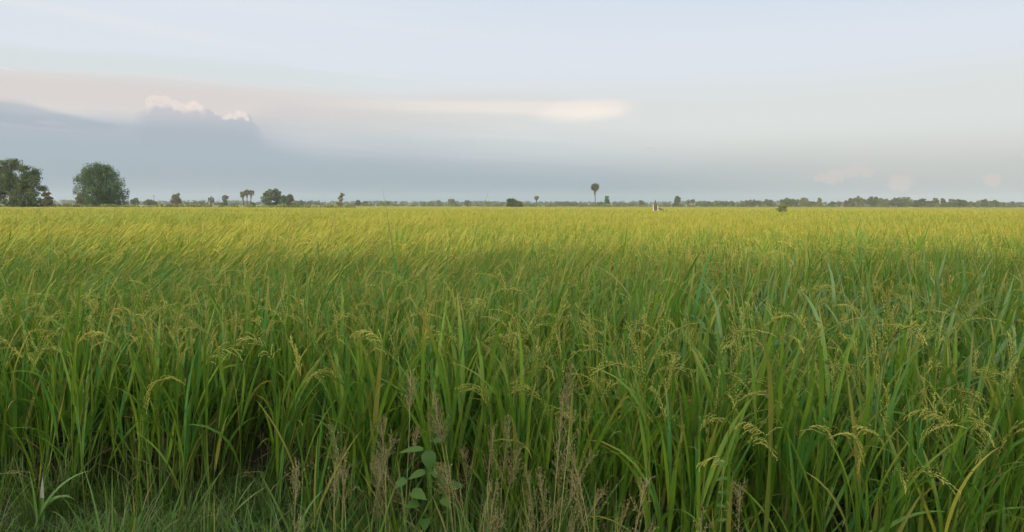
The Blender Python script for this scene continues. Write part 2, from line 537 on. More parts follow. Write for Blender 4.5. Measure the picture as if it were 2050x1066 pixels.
# ------------------------------------------------------------------ ground (one sheet to the horizon)
FRONT_L, FRONT_R = 3.22, 2.2


def front(x):
    """y of the first rice plants as a function of x: the field edge runs diagonally towards the camera at right"""
    s = np.clip((np.asarray(x, float) + 1.4) / 2.3, 0, 1)
    return FRONT_L + (FRONT_R - FRONT_L) * (s * s * (3 - 2 * s))


g = MB()
ys = np.concatenate([np.linspace(-9000, -40, 5), np.linspace(-12, 12, 60), np.geomspace(14, 15000, 40)])
xs = np.concatenate([-np.geomspace(15000, 12, 24), np.linspace(-10, 10, 60), np.geomspace(12, 15000, 24)])
X, Y = np.meshgrid(xs, ys)
Z = 0.02 * np.sin(X * 2.1 + 0.3) * np.cos(Y * 1.7) + 0.015 * np.sin(X * 5.3 + Y * 4.1)
Z *= (np.hypot(X, Y) < 11)
Z += 0.035 * np.clip((front(X) - Y - 0.05) / 0.35, 0, 1) * (np.hypot(X, Y) < 11)
g.add(np.stack([X, Y, Z], -1), grid_faces(1, len(ys), len(xs)))
o = g.build('ground', M_soil); tag(o, kind='structure')

# ------------------------------------------------------------------ rice clump prototypes (only used through the field)


def clump(detail, pan=0, h=1.0, ripe=False, wide=1.0, nt=12, lw=0.014, rad=0.075, floppy=0.22, mat=None, low=4, wind=False):
    mb = MB()
    # tillers
    ang = U(0, 2 * np.pi, nt); rr = rad * np.sqrt(U(0, 1, nt))
    base = np.stack([rr * np.cos(ang), rr * np.sin(ang), np.zeros(nt)], -1)
    tilt = U(0.02, 0.16, nt); H = h * U(0.50, 0.66, nt)
    k = 4 if detail else 2
    s = np.linspace(0, 1, k)
    P = base[:, None, :] + np.stack([np.sin(tilt)[:, None] * np.cos(ang)[:, None] * H[:, None] * s,
                                      np.sin(tilt)[:, None] * np.sin(ang)[:, None] * H[:, None] * s,
                                      np.cos(tilt)[:, None] * H[:, None] * s], -1)
    P[:, 0, 2] = -0.03
    sweep(mb, P, np.tile(np.linspace(0.0042, 0.0024, k) * wide, (nt, 1)), 3, 2)
    # leaves at nodes
    nl = (4 if detail else 3)
    per = []
    for j in range(nl):
        u = (0.40 if detail else 0.3) + (0.60 if detail else 0.7) * j / (nl - 1) + U(-0.06, 0.06, nt)
        u = np.clip(u, 0.12, 1)
        b = base + (P[:, -1] - base) * u[:, None]
        a2 = ang + U(-1.7, 1.7, nt)
        th = tilt + U(0.02, 0.22, nt)
        L = h * U(0.34, 0.50, nt) * (1.0 if j < nl - 1 else 0.95)
        bend = np.where(rng.random(nt) < floppy, U(0.8, 2.0, nt), U(0.05, 0.6, nt))
        if wind:
            a2 = rng.normal(0, 0.55, nt); th = U(0.15, 0.5, nt); bend = U(0.2, 0.9, nt); L = L * 1.1
        per.append((b, a2, th, bend, L, lw * wide * U(0.75, 1.2, nt)))
    cat = [np.concatenate(q) for q in zip(*per)]
    blades(mb, *cat, roll=U(-0.7, 0.7, nt * nl)[:, None], segs=(7 if detail else 3), fold=(0.3 if detail else 0), m=0)
    # a few withered low leaves
    nd = low if detail else 1
    blades(mb, base[:nd] + np.array([0, 0, 0.08]), U(0, 6.3, nd), U(0.3, 0.8, nd), U(0.6, 1.8, nd), U(0.25, 0.42, nd), np.full(nd, 0.008 * wide), segs=4, fold=0, m=3)
    for i in range(pan):
        j = rng.integers(nt)
        a = ang[j] + rng.uniform(-1, 1)
        hh = h * rng.uniform(0.70, 0.93)
        b0 = P[j, -1]
        top = np.array([b0[0] + 0.02 * math.cos(a), b0[1] + 0.02 * math.sin(a), hh])
        sweep(mb, np.array([[b0, (b0 + top) / 2 + 0.002, top]]), np.full((1, 3), 0.0016 * wide), 3, 2)
        dr = rng.uniform(0.1, 0.7) if rng.random() < 0.5 else rng.uniform(1.0, 2.8)
        if detail:
            panicle(mb, top, rng.uniform(0.02, 0.25), a, rng.uniform(0.14, 0.23), dr, 11, 8, gl=0.008, gw=0.0015, spread=rng.uniform(0.06, 0.28))
        else:
            panicle(mb, top, rng.uniform(0.02, 0.25), a, rng.uniform(0.17, 0.24), dr, 5, 3, 0.024, 0.0042 * wide, spread=0.3)
    mats = [M_leafF, M_grainF, M_stem, M_dry] if ripe else [mat or M_leaf, M_grain, M_stem, M_dry]  # far leaf set: ripening plus painted-in sun yellow
    return mb.build('rice_clump_source', mats, link=False)


protos = []          # (object, lod)
for i in range(6): protos.append((clump(True, 0, rng.uniform(0.95, 1.06), nt=12, lw=rng.uniform(0.014, 0.018)), 'A'))
for i in range(6): protos.append((clump(True, 3 + i % 3, rng.uniform(0.92, 1.02), nt=11, lw=0.015), 'P'))
for i in range(3): protos.append((clump(True, 5, rng.uniform(0.84, 0.95), nt=10, floppy=0.42, low=4), 'E'))
for i in range(3): protos.append((clump(True, 0, rng.uniform(1.0, 1.05), nt=9, lw=0.020, floppy=0.6, mat=M_cool), 'G'))
for i in range(2): protos.append((clump(True, 1, 1.22, nt=7, lw=0.011, floppy=0.1), 'T'))
for i in range(4): protos.append((clump(True, i % 2, 1.04, nt=12, lw=0.011, wind=True), 'W'))
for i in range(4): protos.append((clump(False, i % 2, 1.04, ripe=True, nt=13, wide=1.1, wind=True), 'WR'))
for i in range(4): protos.append((clump(False, 0, 1.0, wide=1.25, nt=12), 'B'))
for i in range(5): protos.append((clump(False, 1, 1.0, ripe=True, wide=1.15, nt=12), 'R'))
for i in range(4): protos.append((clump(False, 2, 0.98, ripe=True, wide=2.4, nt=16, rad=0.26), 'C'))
lods = {}
for i, (o_, l) in enumerate(protos): lods.setdefault(l, []).append(i)


def lean_rot(yaw, tx, ty):
    """euler xyz of tilt(tx towards +x, ty towards +y) * Rz(yaw)"""
    n = len(yaw)
    ang = np.hypot(tx, ty) + 1e-6
    ax = np.stack([-ty / ang, tx / ang, np.zeros(n)], -1)
    c, s_ = np.cos(ang), np.sin(ang)
    K = np.zeros((n, 3, 3))
    K[:, 0, 2] = ax[:, 1]; K[:, 1, 2] = -ax[:, 0]; K[:, 2, 0] = -ax[:, 1]; K[:, 2, 1] = ax[:, 0]
    Rt = np.eye(3)[None] + s_[:, None, None] * K + (1 - c)[:, None, None] * (K @ K)
    Rz = np.zeros((n, 3, 3)); Rz[:, 0, 0] = np.cos(yaw); Rz[:, 0, 1] = -np.sin(yaw); Rz[:, 1, 0] = np.sin(yaw); Rz[:, 1, 1] = np.cos(yaw); Rz[:, 2, 2] = 1
    M = Rt @ Rz
    return np.stack([np.arctan2(M[:, 2, 1], M[:, 2, 2]), -np.arcsin(np.clip(M[:, 2, 0], -1, 1)), np.arctan2(M[:, 1, 0], M[:, 0, 0])], -1)


def vnoise(x, y, seed=0):
    r = np.random.default_rng(seed); out = 0
    for i in range(7):
        a = r.uniform(0, 6.28); f = r.uniform(0.25, 1.6) ; p = r.uniform(0, 6.28)
        out = out + np.sin((x * math.cos(a) + y * math.sin(a)) * f + p) / 7
    return out


def jgrid(y0, y1, sp, slope=0.86, pad=2.5):
    pts = []
    y = y0
    while y < y1:
        w = slope * y + pad
        n = int(2 * w / sp)
        x = (np.arange(n) - n / 2) * sp
        pts.append(np.stack([x, np.full(n, y)], -1)); y += sp
    p = np.concatenate(pts)
    return p + rng.uniform(-0.42, 0.42, p.shape) * sp


def scatter(name, pts, rot, scl_, var, protos_, mats=None):
    me = bpy.data.meshes.new(name)
    me.vertices.add(len(pts)); me.vertices.foreach_set('co', pts.astype(np.float32).ravel())
    a = me.attributes.new('rot', 'FLOAT_VECTOR', 'POINT'); a.data.foreach_set('vector', rot.astype(np.float32).ravel())
    a = me.attributes.new('scl', 'FLOAT_VECTOR', 'POINT'); a.data.foreach_set('vector', scl_.astype(np.float32).ravel())
    a = me.attributes.new('var', 'INT', 'POINT'); a.data.foreach_set('value', var.astype(np.int32))
    ob = bpy.data.objects.new(name, me); S.collection.objects.link(ob)
    ng = bpy.data.node_groups.new(name + ' nodes', 'GeometryNodeTree')
    ng.interface.new_socket('Geometry', in_out='INPUT', socket_type='NodeSocketGeometry')
    ng.interface.new_socket('Geometry', in_out='OUTPUT', socket_type='NodeSocketGeometry')
    gi = ng.nodes.new('NodeGroupInput'); go = ng.nodes.new('NodeGroupOutput')
    def named(nm, ty):
        q = ng.nodes.new('GeometryNodeInputNamedAttribute'); q.data_type = ty; q.inputs['Name'].default_value = nm
        return q.outputs['Attribute']
    ar, asz, av = named('rot', 'FLOAT_VECTOR'), named('scl', 'FLOAT_VECTOR'), named('var', 'INT')
    jn = ng.nodes.new('GeometryNodeJoinGeometry')
    for i, po in enumerate(protos_):
        if not (var == i).any(): continue
        oi = ng.nodes.new('GeometryNodeObjectInfo'); oi.inputs['Object'].default_value = po
        cmp_ = ng.nodes.new('FunctionNodeCompare'); cmp_.data_type = 'INT'; cmp_.operation = 'EQUAL'
        ins = [s_ for s_ in cmp_.inputs if s_.type == 'INT']
        ng.links.new(av, ins[0]); ins[1].default_value = i
        ip = ng.nodes.new('GeometryNodeInstanceOnPoints')
        ng.links.new(gi.outputs[0], ip.inputs['Points'])
        ng.links.new(cmp_.outputs[0], ip.inputs['Selection'])
        ng.links.new(oi.outputs['Geometry'], ip.inputs['Instance'])
        ng.links.new(ar, ip.inputs['Rotation']); ng.links.new(asz, ip.inputs['Scale'])
        ng.links.new(ip.outputs[0], jn.inputs[0])
    ng.links.new(jn.outputs[0], go.inputs[0])
    md = ob.modifiers.new('scatter', 'NODES'); md.node_group = ng
    return ob


# ------------------------------------------------------------------ the rice field
sets = []
pA = jgrid(2.0, 13.0, 0.19); pA = pA[pA[:, 1] > front(pA[:, 0])]
pB = jgrid(13.0, 38.0, 0.27)
pC = jgrid(38.0, 125.0, 0.62)
P2 = np.concatenate([pA, pB, pC])
n = len(P2)
x, y = P2[:, 0], P2[:, 1]
ripe_sun_mix = np.clip((y - 5.0) / 9.0 + 0.35 * vnoise(x, y, 3), 0, 1)  # yellowing with distance stands for the sunlit zone as well as ripening
var = np.zeros(n, int)
u = rng.random(n)
isA = y < 13
edge = (y < front(x) + 0.9)
pchance = np.where(edge, 0.85, 0.5)
windy = np.zeros(n, bool)
for i in range(n):
    pw = min(1.0, max(0.0, 0.42 - x[i] / y[i] * 1.3)) * min(1.0, max(0.0, (y[i] - 3.6) / 1.5))
    if y[i] < 38 and rng.random() < pw * 0.85:
        windy[i] = True; var[i] = rng.choice(lods['WR'] if (y[i] > 13 or u[i] < ripe_sun_mix[i] * 0.9) else lods['W'])
    elif isA[i]:
        gx = (x[i] / y[i] - 0.50) / 0.22; gy = (y[i] - 3.9) / 1.2
        if rng.random() < 0.5 * math.exp(-gx * gx - gy * gy): var[i] = rng.choice(lods['G'])
        elif edge[i] and rng.random() < 0.45: var[i] = rng.choice(lods['E'])
        elif rng.random() < 0.05: var[i] = rng.choice(lods['T'])
        elif u[i] < ripe_sun_mix[i] * 0.9: var[i] = rng.choice(lods['R'])
        elif rng.random() < pchance[i]: var[i] = rng.choice(lods['P'])
        else: var[i] = rng.choice(lods['A'])
    elif y[i] < 38: var[i] = rng.choice(lods['R']) if u[i] < 0.25 + ripe_sun_mix[i] * 0.7 else rng.choice(lods['B'])
    else: var[i] = rng.choice(lods['C'])
left = np.clip(0.5 - x / np.maximum(y, 1) * 0.9, 0, 1)
mid_d = np.clip((y - 2.5) / 4.0, 0, 1)
tx = 0.04 + 0.36 * left * mid_d + 0.09 * vnoise(x * 1.3, y * 0.6, 5) + rng.normal(0, 0.05, n)
ty = -0.03 + 0.06 * vnoise(x * 0.7, y * 1.3, 6) + rng.normal(0, 0.05, n)
rot = lean_rot(np.where(windy, rng.normal(0, 0.35, n), U(0, 6.283, n)), tx, ty)
sc = (0.93 + 0.07 * vnoise(x * 1.1, y * 1.1, 9) + rng.normal(0, 0.06, n) + 0.05 * vnoise(x * 0.25, y * 0.12, 12)) * 0.965
SC = np.stack([sc * U(0.95, 1.15, n), sc * U(0.95, 1.15, n), sc], -1)
field = scatter('rice_field', np.stack([x, y, np.zeros(n)], -1), rot, SC, var, [p for p, _ in protos])
tag(field, 'dense green rice crop turning yellow towards the far tree line', 'rice crop', kind='stuff')

# far canopy, a real closed slab of crop beyond the plants one can make out
fc = MB()
ys = np.geomspace(105, 420, 40); Yl = ys[:, None]; fr = np.linspace(-1, 1, 81)[None, :]
X = fr * (Yl * 1.2 + 40); Y = Yl + 0 * fr
Z = 0.86 + 0.05 * vnoise(X * 0.3, Y * 0.3, 21)
fc.add(np.stack([X, Y, Z], -1), grid_faces(1, 40, 81))
X0 = X[0]; fc.add(np.concatenate([np.stack([X0, Y[0], Z[0]], -1), np.stack([X0, Y[0], 0 * Z[0] - 0.1], -1)]), grid_faces(1, 2, 81))
o = fc.build('far_field', M_farfield); tag(o, kind='structure')
fc = MB()
ys = np.geomspace(421, 2600, 14); Yl = ys[:, None]; fr = np.linspace(-1, 1, 41)[None, :]
X = fr * (Yl * 1.2 + 40); Y = Yl + 0 * fr
fc.add(np.stack([X, Y, 0 * X + 0.5], -1), grid_faces(1, 14, 41))
o = fc.build('pale_far_field', M_fallow); tag(o, kind='structure')

# ------------------------------------------------------------------ verge grass (uncountable short grass along the edge)
vp = []
for i in range(5):
    mb = MB(); nb = 46
    a = U(0, 6.28, nb); rr = 0.07 * np.sqrt(U(0, 1, nb))
    blades(mb, np.stack([rr * np.cos(a), rr * np.sin(a), np.full(nb, -0.01)], -1), a + U(-1, 1, nb), U(0.05, 0.9, nb), U(0.1, 2.2, nb),
           U(0.03, 0.14, nb) * U(0.5, 1, nb), U(0.002, 0.006, nb), segs=4, fold=0)
    vp.append(mb.build('verge_tuft_source', [M_verge], link=False))
for i in range(3):
    mb = MB(); nb = 26
    a = U(0, 6.28, nb); rr = 0.04 * np.sqrt(U(0, 1, nb))
    blades(mb, np.stack([rr * np.cos(a), rr * np.sin(a), np.full(nb, -0.01)], -1), a + U(-1, 1, nb), U(0.03, 0.35, nb), U(0.1, 1.1, nb),
           U(0.2, 0.42, nb), U(0.004, 0.008, nb), segs=5, fold=0.25)
    vp.append(mb.build('verge_tuft_source', [M_verge], link=False))
gp = jgrid(1.4, 4.2, 0.065, 0.8, 1.2); gp = gp[gp[:, 1] < front(gp[:, 0]) + 0.5]
n = len(gp); pr = rng.random(n)
ctr = np.exp(-((gp[:, 0] - 0.0) / 0.75) ** 2)
v2 = np.where(pr < 0.05 + 0.34 * ctr, rng.integers(5, 8, n), rng.integers(0, 5, n))
gs_ = U(0.7, 1.3, n)
zz = 0.035 * np.clip((front(gp[:, 0]) - gp[:, 1] - 0.05) / 0.35, 0, 1)
vg = scatter('verge_grass', np.concatenate([gp, zz[:, None]], 1), lean_rot(U(0, 6.28, n), rng.normal(0.05, 0.15, n), rng.normal(0, 0.15, n)),
             np.stack([gs_, gs_, gs_], -1), v2, vp)
tag(vg, 'short dark green grass on the bank at the foot of the rice', 'grass', kind='stuff')

# ------------------------------------------------------------------ trees


def leafcloud(mb, centres, radii, per, size, flat=0.7, m=0, droop=0.0, elong=1.0, outward=None):
    """leaf-sized rhombs spread through clumps"""
    n = len(centres); tot = n * per
    c = np.repeat(centres, per, 0); rd = np.repeat(radii, per)
    d = unit(rng.normal(size=(tot, 3))) * (rng.random(tot) ** 0.45)[:, None]
    d[:, 2] *= flat
    p = c + d * rd[:, None]
    if outward is not None:
        ax = unit(p - outward + rng.normal(0, 0.25, (tot, 3)) * np.linalg.norm(p - outward, axis=1, keepdims=True))
    else:
        ax = unit(rng.normal(size=(tot, 3)))
    ax[:, 2] -= droop; ax = unit(ax)
    sd = unit(np.cross(ax, rng.normal(size=(tot, 3))))
    sz = size * U(0.6, 1.35, tot)[:, None]
    V = np.stack([p - ax * sz * elong * 0.5, p + sd * sz * 0.32, p + ax * sz * elong * 0.5, p - sd * sz * 0.32], 1)
    clr = np.repeat(rng.random(n), per) * 0.55 + rng.random(tot) * 0.45
    mb.add(V.reshape(-1, 3), np.arange(tot * 4).reshape(-1, 4), np.repeat(clr, 4), None, m)


def limbs(mb, trunk_top, targets, r0, base=None):
    k = 5; s = np.linspace(0, 1, k)[None, :, None]
    a = np.asarray(trunk_top)[None, None, :] * np.ones((len(targets), 1, 1))
    b = np.asarray(targets)[:, None, :]
    mid = (a + b) / 2 + np.array([0, 0, 0.12]) * np.linalg.norm(b - a, axis=2, keepdims=True)
    P = a * (1 - s) ** 2 + 2 * mid * s * (1 - s) + b * s ** 2
    P[:, 1:-1] += rng.normal(0, 0.02, (len(targets), k - 2, 3)) * np.linalg.norm(b - a, axis=2, keepdims=True)
    sweep(mb, P, np.tile(np.linspace(r0, r0 * 0.15, k), (len(targets), 1)), 5)


def broad_tree(name, label, px, ytop, wpx, D, mat, style='round', cat='tree', group=None, dens=1.0, base_y=None, trunk_h=0.12, leafk=1.0, lobes_px=None):
    top = at(px, ytop, D); H = top[2]; x = top[0]
    Wm = wpx / FPX * D
    root = empty(name, (x, D, 0))
    tag(root, label, cat, group)
    area = (wpx / 2) * (H / D * FPX / 2)
    ls = max(0.10, D / 760 * 1.35) * leafk
    zc0 = H * trunk_h; hz = (H - zc0) / 2
    if style == 'round':
        nc = int(np.clip(area / 8 * dens, 14, 95))
        d = unit(rng.normal(size=(nc, 3))) * (rng.random(nc) ** 0.5)[:, None]
        C = np.stack([d[:, 0] * Wm * 0.42, d[:, 1] * Wm * 0.42, zc0 + hz + d[:, 2] * hz * 0.82], -1)
        rad = U(0.12, 0.22, nc) * min(Wm, H) * (1.1 if nc < 30 else 0.9)
    elif style == 'cone':
        nc = int(np.clip(area / 8 * dens, 14, 60))
        uu = rng.random(nc) ** 1.3; a = U(0, 6.28, nc)
        rr = (1 - uu * 0.85) * Wm * 0.40 * np.sqrt(U(0.1, 1, nc))
        C = np.stack([rr * np.cos(a), rr * np.sin(a), zc0 + uu * (H - zc0) * 0.92], -1); rad = U(0.12, 0.2, nc) * Wm
    elif style == 'wide':
        nc = int(np.clip(area / 6 * dens, 16, 80))
        a = U(0, 6.28, nc); rr = Wm * 0.44 * np.sqrt(U(0, 1, nc))
        C = np.stack([rr * np.cos(a), rr * np.sin(a), zc0 + U(0.2, 0.86, nc) * (H - zc0) * (1 - 0.35 * (rr / (Wm * 0.5)) ** 2)], -1)
        rad = U(0.12, 0.22, nc) * H
    elif style == 'lobed':
        C = []; rad = []
        for (lx, ly, lr) in lobes_px:
            q = at(lx, ly, D); k_ = int(lr * lr / 9) + 5; rr_ = 1.15 * lr / FPX * D
            d = unit(rng.normal(size=(k_, 3))) * (rng.random(k_) ** 0.5)[:, None] * rr_ * np.array([1, 1, 0.8])
            C.append(d + np.array([q[0] - x, rng.normal(0, Wm * 0.10), q[2]])); rad.append(U(0.45, 1.0, k_))
        C = np.concatenate(C); rad = np.concatenate(rad); nc = len(C)
    elif style == 'ragged':
        nc = int(np.clip(area / 6 * dens, 18, 190))
        d = unit(rng.normal(size=(nc, 3))) * (rng.random(nc) ** 0.4)[:, None]
        C = np.stack([d[:, 0] * Wm * 0.44, d[:, 1] * Wm * 0.40, zc0 + hz + d[:, 2] * hz * 0.9], -1)
        rad = U(0.06, 0.13, nc) * H
    if group is None or True:
        over = (C[:, 2] + rad * 0.7) - H
        C[:, 2] -= np.maximum(over, 0)
    per = int(np.clip(area * 12.0 * dens / len(C), 40, 220))
    mb = MB(); leafcloud(mb, C, rad, per, ls)
    tb = MB()
    tt = np.array([0, 0, H * max(trunk_h, 0.18)])
    r0 = max(0.05, H * 0.028)
    sweep(tb, np.array([[0, 0, -0.1], [0.02 * H * 0.3, 0, tt[2] * 0.5], tt]), np.array([r0 * 1.4, r0, r0 * 0.85]), 7)
    pick = C[rng.permutation(len(C))[:min(9, len(C))]]
    limbs(tb, tt, pick, r0 * 0.55)
    tb.build('trunk', M_bark, root)
    mb.build('crown', mat, root, smooth=False)
    return root


def fan_palm(name, label, px, ytop, wpx, D, group=None, cat='palm', fans=30, skirt=True, bend=0.0):
    top = at(px, ytop, D); H = top[2]; x = top[0]; Rr = wpx / FPX * D / 2
    root = empty(name, (x, D, 0)); tag(root, label, cat, group)
    hub = np.array([bend, 0, H - Rr * 0.95])
    tb = MB(); s = np.linspace(0, 1, 9)
    P = np.stack([bend * s ** 2 + 0.03 * np.sin(s * 5), 0 * s, -0.1 + (hub[2] + 0.1) * s], -1)
    rt_ = max(0.16, H * 0.016)
    rad = rt_ * (1.25 - 0.45 * s); rad[0] *= 1.3
    sweep(tb, P, rad, 8)
    tb.build('trunk', M_palmbark, root)
    mb = MB()
    for i in range(fans):
        u = (i + 0.5) / fans
        cz = 1 - 1.75 * u; cz = max(-0.85, cz)
        a = i * 2.399 + rng.uniform(-0.3, 0.3)
        sr = math.sqrt(max(0, 1 - cz * cz))
        d = np.array([sr * math.cos(a), sr * math.sin(a), cz])
        pl = Rr * rng.uniform(0.34, 0.66)
        p0 = hub; p1 = hub + d * pl
        sweep(mb, np.array([[p0, (p0 + p1) / 2, p1]]), np.full((1, 3), max(0.02, Rr * 0.015)), 3)
        # fan: pleated segments of a 220 degree disc
        sd = unit(np.cross(d, np.array([0.1, 0.2, 1.0]) + rng.normal(0, 0.3, 3)))
        nm = np.cross(d, sd)
        ns = 9; an = np.linspace(-1.75, 1.75, ns); fr_ = Rr * rng.uniform(0.32, 0.50)
        V = []
        for q in an:
            ddir = d * math.cos(q) + sd * math.sin(q)
            wv = (-d * math.sin(q) + sd * math.cos(q)) * fr_ * 0.17
            ln = fr_ * (1 - 0.12 * abs(q))
            bow = nm * fr_ * 0.18 * abs(q)
            V += [p1, p1 + ddir * ln * 0.6 - wv + bow, p1 + ddir * ln + np.array([0, 0, -0.12 * fr_]) + bow, p1 + ddir * ln * 0.6 + wv + bow]
        mb.add(np.array(V), np.arange(len(V)).reshape(-1, 4), np.full(len(V), rng.random()))
    mb.build('crown', M_palm, root, smooth=False)
    if skirt:
        sk = MB()
        c = np.stack([np.array([bend * 0.9, 0, hub[2] - Rr * q]) for q in (0.55, 0.8, 1.05, 1.25)])
        leafcloud(sk, c, np.array([0.30, 0.20, 0.13, 0.09]) * Rr, 18, Rr * 0.25, flat=1.0, droop=1.5, elong=2.0)
        sk.build('dead_frond_skirt', M_t4, root, smooth=False)
    return root


def feather_tree(name, label, px, ytop, wpx, D):
    top = at(px, ytop, D); H = top[2]; x = top[0]; Wm = wpx / FPX * D
    root = empty(name, (x, D, 0)); tag(root, label, 'tree')
    tb = MB(); fork = np.array([0.25, 0, H * 0.12])
    sweep(tb, np.array([[0.9, 0, -0.1], [0.6, 0, H * 0.06], fork]), np.array([0.42, 0.34, 0.3]), 8)
    sweep(tb, np.array([[1.2, 0.3, -0.1], [0.9, 0.2, H * 0.06], fork + np.array([0.4, 0.1, 0.3])]), np.array([0.3, 0.25, 0.2]), 8)
    # flat sprays of foliage reaching outwards in layers
    nsp = 260
    a = U(0, 6.28, nsp); uu = U(-0.78, 1, nsp)
    env = np.sqrt(np.clip(1 - uu ** 2 * np.where(uu > 0, 1, 0.75), 0.03, 1))
    rr = env * np.where(rng.random(nsp) < 0.6, U(0.7, 0.95, nsp), U(0.15, 0.7, nsp))
    zc = H * 0.46
    C = np.stack([rr * np.cos(a) * Wm * 0.47, rr * np.sin(a) * Wm * 0.47, zc + uu * H * 0.50], -1)
    C[:, 0] -= 0.9 * (C[:, 2] / H - 0.5)
    mb = MB()
    per = 95
    c = np.repeat(C, per, 0)
    outd = unit(C * np.array([1, 1, 0]) + 1e-3); outd[:, 2] = 0.18 + 0.45 * np.maximum(uu, 0); outd = unit(outd)
    od = np.repeat(outd, per, 0); sdv = unit(np.cross(od, np.array([0, 0, 1.0])))
    along = U(-1, 1, nsp * per); across = rng.normal(0, 0.33, nsp * per) * (1 - 0.6 * np.clip(along, 0, 1))
    Ls = np.repeat(U(0.6, 1.1, nsp), per)
    p = c + od * (along * Ls)[:, None] + sdv * (across * Ls)[:, None]
    p[:, 2] += rng.normal(0, 0.42, nsp * per) - 0.14 * np.abs(across) - 0.12 * np.clip(along, 0, 1) ** 2
    ax = unit(od + rng.normal(0, 0.45, od.shape)); s2 = unit(np.cross(ax, rng.normal(size=ax.shape)))
    sz = U(0.13, 0.30, len(p))[:, None]
    V = np.stack([p - ax * sz * 0.7, p + s2 * sz * 0.3, p + ax * sz * 0.7, p - s2 * sz * 0.3], 1)
    clr = np.repeat(rng.random(nsp), per) * 0.6 + rng.random(len(p)) * 0.4
    mb.add(V.reshape(-1, 3), np.arange(len(p) * 4).reshape(-1, 4), np.repeat(clr, 4))
    inner = C * np.array([0.6, 0.6, 0.86]) + np.array([0, 0, 0.7])
    leafcloud(mb, inner[:110], np.full(110, 1.2), 90, 0.30)
    limbs(tb, fork, C[rng.permutation(nsp)[:26]] * np.array([0.9, 0.9, 1]), 0.14)
    tb.build('trunk', M_bark, root)
    mb.build('crown', M_t2, root, smooth=False)
    return root


# --- the near trees on the left
big = broad_tree('shade_tree', 'tall dark ragged tree with sky gaps in its crown at the left edge', 22, 317, 128, 140, M_t1, 'lobed', dens=0.85, trunk_h=0.10, lobes_px=[(17, 334, 15), (34, 328, 9), (3, 338, 10), (58, 338, 9), (62, 346, 8), (47, 352, 10), (30, 362, 13), (64, 366, 11), (8, 360, 10), (74, 378, 8), (52, 372, 9), (25, 385, 17), (-12, 350, 22), (-25, 380, 24), (70, 395, 9), (42, 392, 10), (2, 390, 14), (22, 348, 14), (48, 365, 13), (14, 372, 14), (60, 384, 13), (66, 355, 9), (38, 378, 12)])
broad_tree('shade_tree', 'lower dense dark bush tree tucked under the tall ragged tree', 48, 388, 84, 138, M_t1, 'ragged', dens=1.0, trunk_h=0.02)
broad_tree('round_tree', 'small round olive tree just right of the tall ragged tree', 91, 384, 27, 168, M_t4, 'round', trunk_h=0.08)
feather_tree('feathery_tree', 'full feathery green tree with a short forked trunk standing alone in the field', 201, 330, 98, 165)
broad_tree('shrub', 'brownish shrub against the lower left of the feathery round tree', 165, 385, 34, 172, M_t4, 'round', cat='shrub', trunk_h=0.02)

